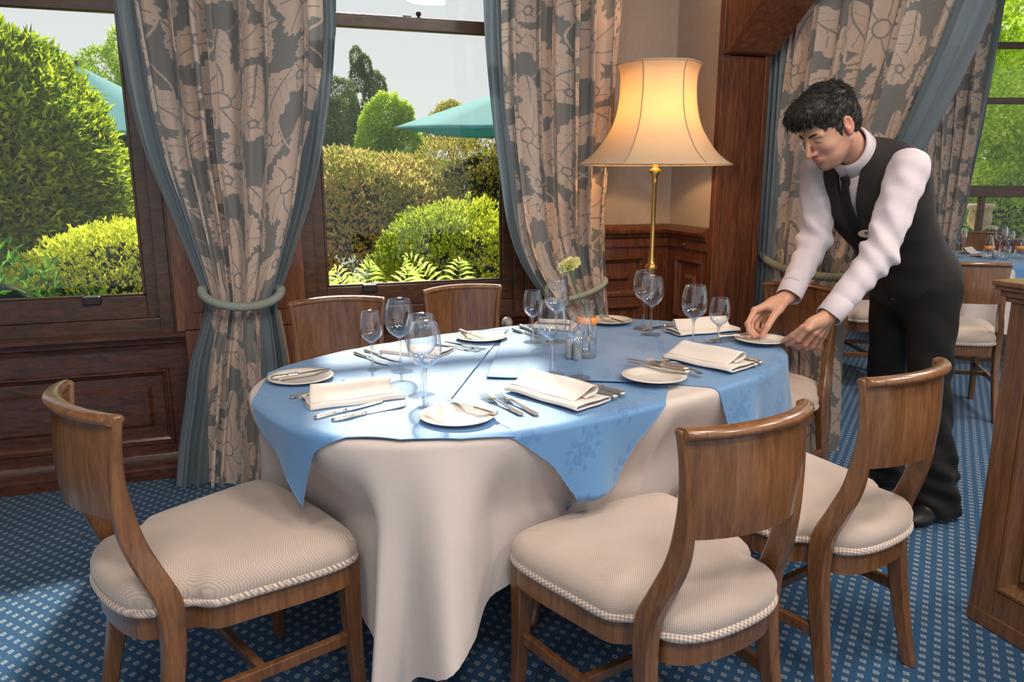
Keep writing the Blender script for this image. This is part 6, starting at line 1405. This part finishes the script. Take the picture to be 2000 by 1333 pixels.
# ---------------------------------------------------------------- far table in the next room
fx, fy = 5.12, 4.26; FR_ = .52
r = empty('dining_table', (fx, fy, 0), label='round table of the next room under white and blue cloths, by the far window', cat='table')
MB().lathe([(0, .70), (FR_ - .03, .70), (FR_ - .03, .73), (0, .73)], seg=48, cap=False).build('tabletop', M['chair'], r, smooth=True, auto=40); MB().lathe([(.25, .002), (.05, .05), (.05, .70)], seg=20).build('pedestal', M['chairleg'], r, smooth=True)
def round_cloth(name, R0, drop, lift, mat, lab, corners=0, fold=.05):
    n, mr = 220, 46; V = []
    for k in range(n):
        a = 2 * math.pi * k / n; L = drop * (1 + (.38 * abs(math.cos(2 * a + .6)) ** 3 if corners else .12 * math.cos(4 * a)));
        for j in range(mr):
            t = j / (mr - 1); s = t * (R0 + L); ov = max(0, s - R0); rr = min(s, R0) + min(ov, .02) * .6 + ov * .06 + fold * ov * math.sin(11 * a + 2 * math.sin(3 * a)); z = .735 + lift - max(0, ov - .004) ; V.append((rr * math.cos(a), rr * math.sin(a), max(z, .006)))
    o = npmesh(name, V, gridfaces(n, mr, wrap_u=True), mat); o.location = (fx, fy, 0); return tag(o, lab, 'tablecloth')
round_cloth('tablecloth', FR_, .50, .001, M['white_cloth'], 'white tablecloth on the round table of the next room', fold=.09)
round_cloth('table_topper', FR_, .07, .006, M['topper'], 'blue cloth on top of the round table of the next room', 1)
FT = .735 + .008
gg = 'wine glasses on the far table'
put_glass('L', 1871, 503, 'wine glass at the left of the far table, right of the waiter', FT, group=gg)
put_glass('L', 1951, 499, 'wine glass in the middle of the far table behind the tumbler', FT, group=gg)
put_glass('S', 1968, 497, 'small wine glass on the far table, right of the tumbler', FT, group=gg)
def tumbler(px, py, lab):
    r = empty('tumbler', at_z(px, py, FT), label=lab, cat='glass'); MB().lathe([(0, 0), (.030, 0), (.036, .03), (.040, .07), (.036, .10), (.0345, .10), (.038, .07), (.034, .032), (.028, .006), (0, .006)], seg=30, cap=False).build('body', M['bowl'], r, smooth=True)
tumbler(1960, 507, 'round clear tumbler on the far table right of the bottle vase')
for px, lab, fl in ((1929, 'clear bottle vase with a white flower on the far table', True), (1990, 'clear bottle vase with amber band at the right edge of the far table', False)):
    q = at_z(px, 506, FT); r = empty('bottle_vase', q, label=lab, cat='vase')
    MB().lathe([(0, .001), (.034, .002), (.036, .05), (.034, .09), (.024, .125), (.018, .16), (.019, .175), (.017, .175), (.016, .158), (.022, .122), (.032, .09), (.033, .05), (0, .006)], seg=28, cap=False).build('bottle', M['bowl'], r, smooth=True)
    MB().lathe([(.0352, .075), (.0368, .078), (.0358, .094), (.0300, .096)], seg=28, cap=False).build('band', bpy.data.materials['amber_band'], r, smooth=True)
    if fl:
        r = empty('white_carnation', q, label='white flower standing in the bottle vase on the far table', cat='flower'); MB().tube([(0, 0, .02), (.004, 0, .12), (.0, 0, .21)], .002, 6).build('stem', bpy.data.materials['stem_green'], r, smooth=True)
        o = bpy.data.objects['petals'].copy(); o.data = o.data.copy(); o.data.materials.clear(); o.data.materials.append(cloth('petal_white', (.85, .86, .72), rough=.7, noise=.1, trans=.3)); COL.objects.link(o); o.parent = r; o.location = (0, 0, .215); o.rotation_euler = (0, 0, 0)
for px, py, lab in ((1942, 506, 'grey pot left of the tumbler on the far table'),):
    r = empty('shaker', at_z(px, py, FT), label=lab, cat='shaker'); MB().lathe([(0, 0), (.016, 0), (.017, .05), (.012, .062), (0, .063)], seg=20, cap=False).build('pot', M['grey_pot'], r, smooth=True)
napkin((1882, 497), (1902, 494), 0, 'folded white napkin on the far table beside the waiter', FT, roll=True, w=.09)
napkin((1905, 503), (1925, 500), 0, 'folded white napkin on the far table, left of the bottle vase', FT, roll=False, w=.09)
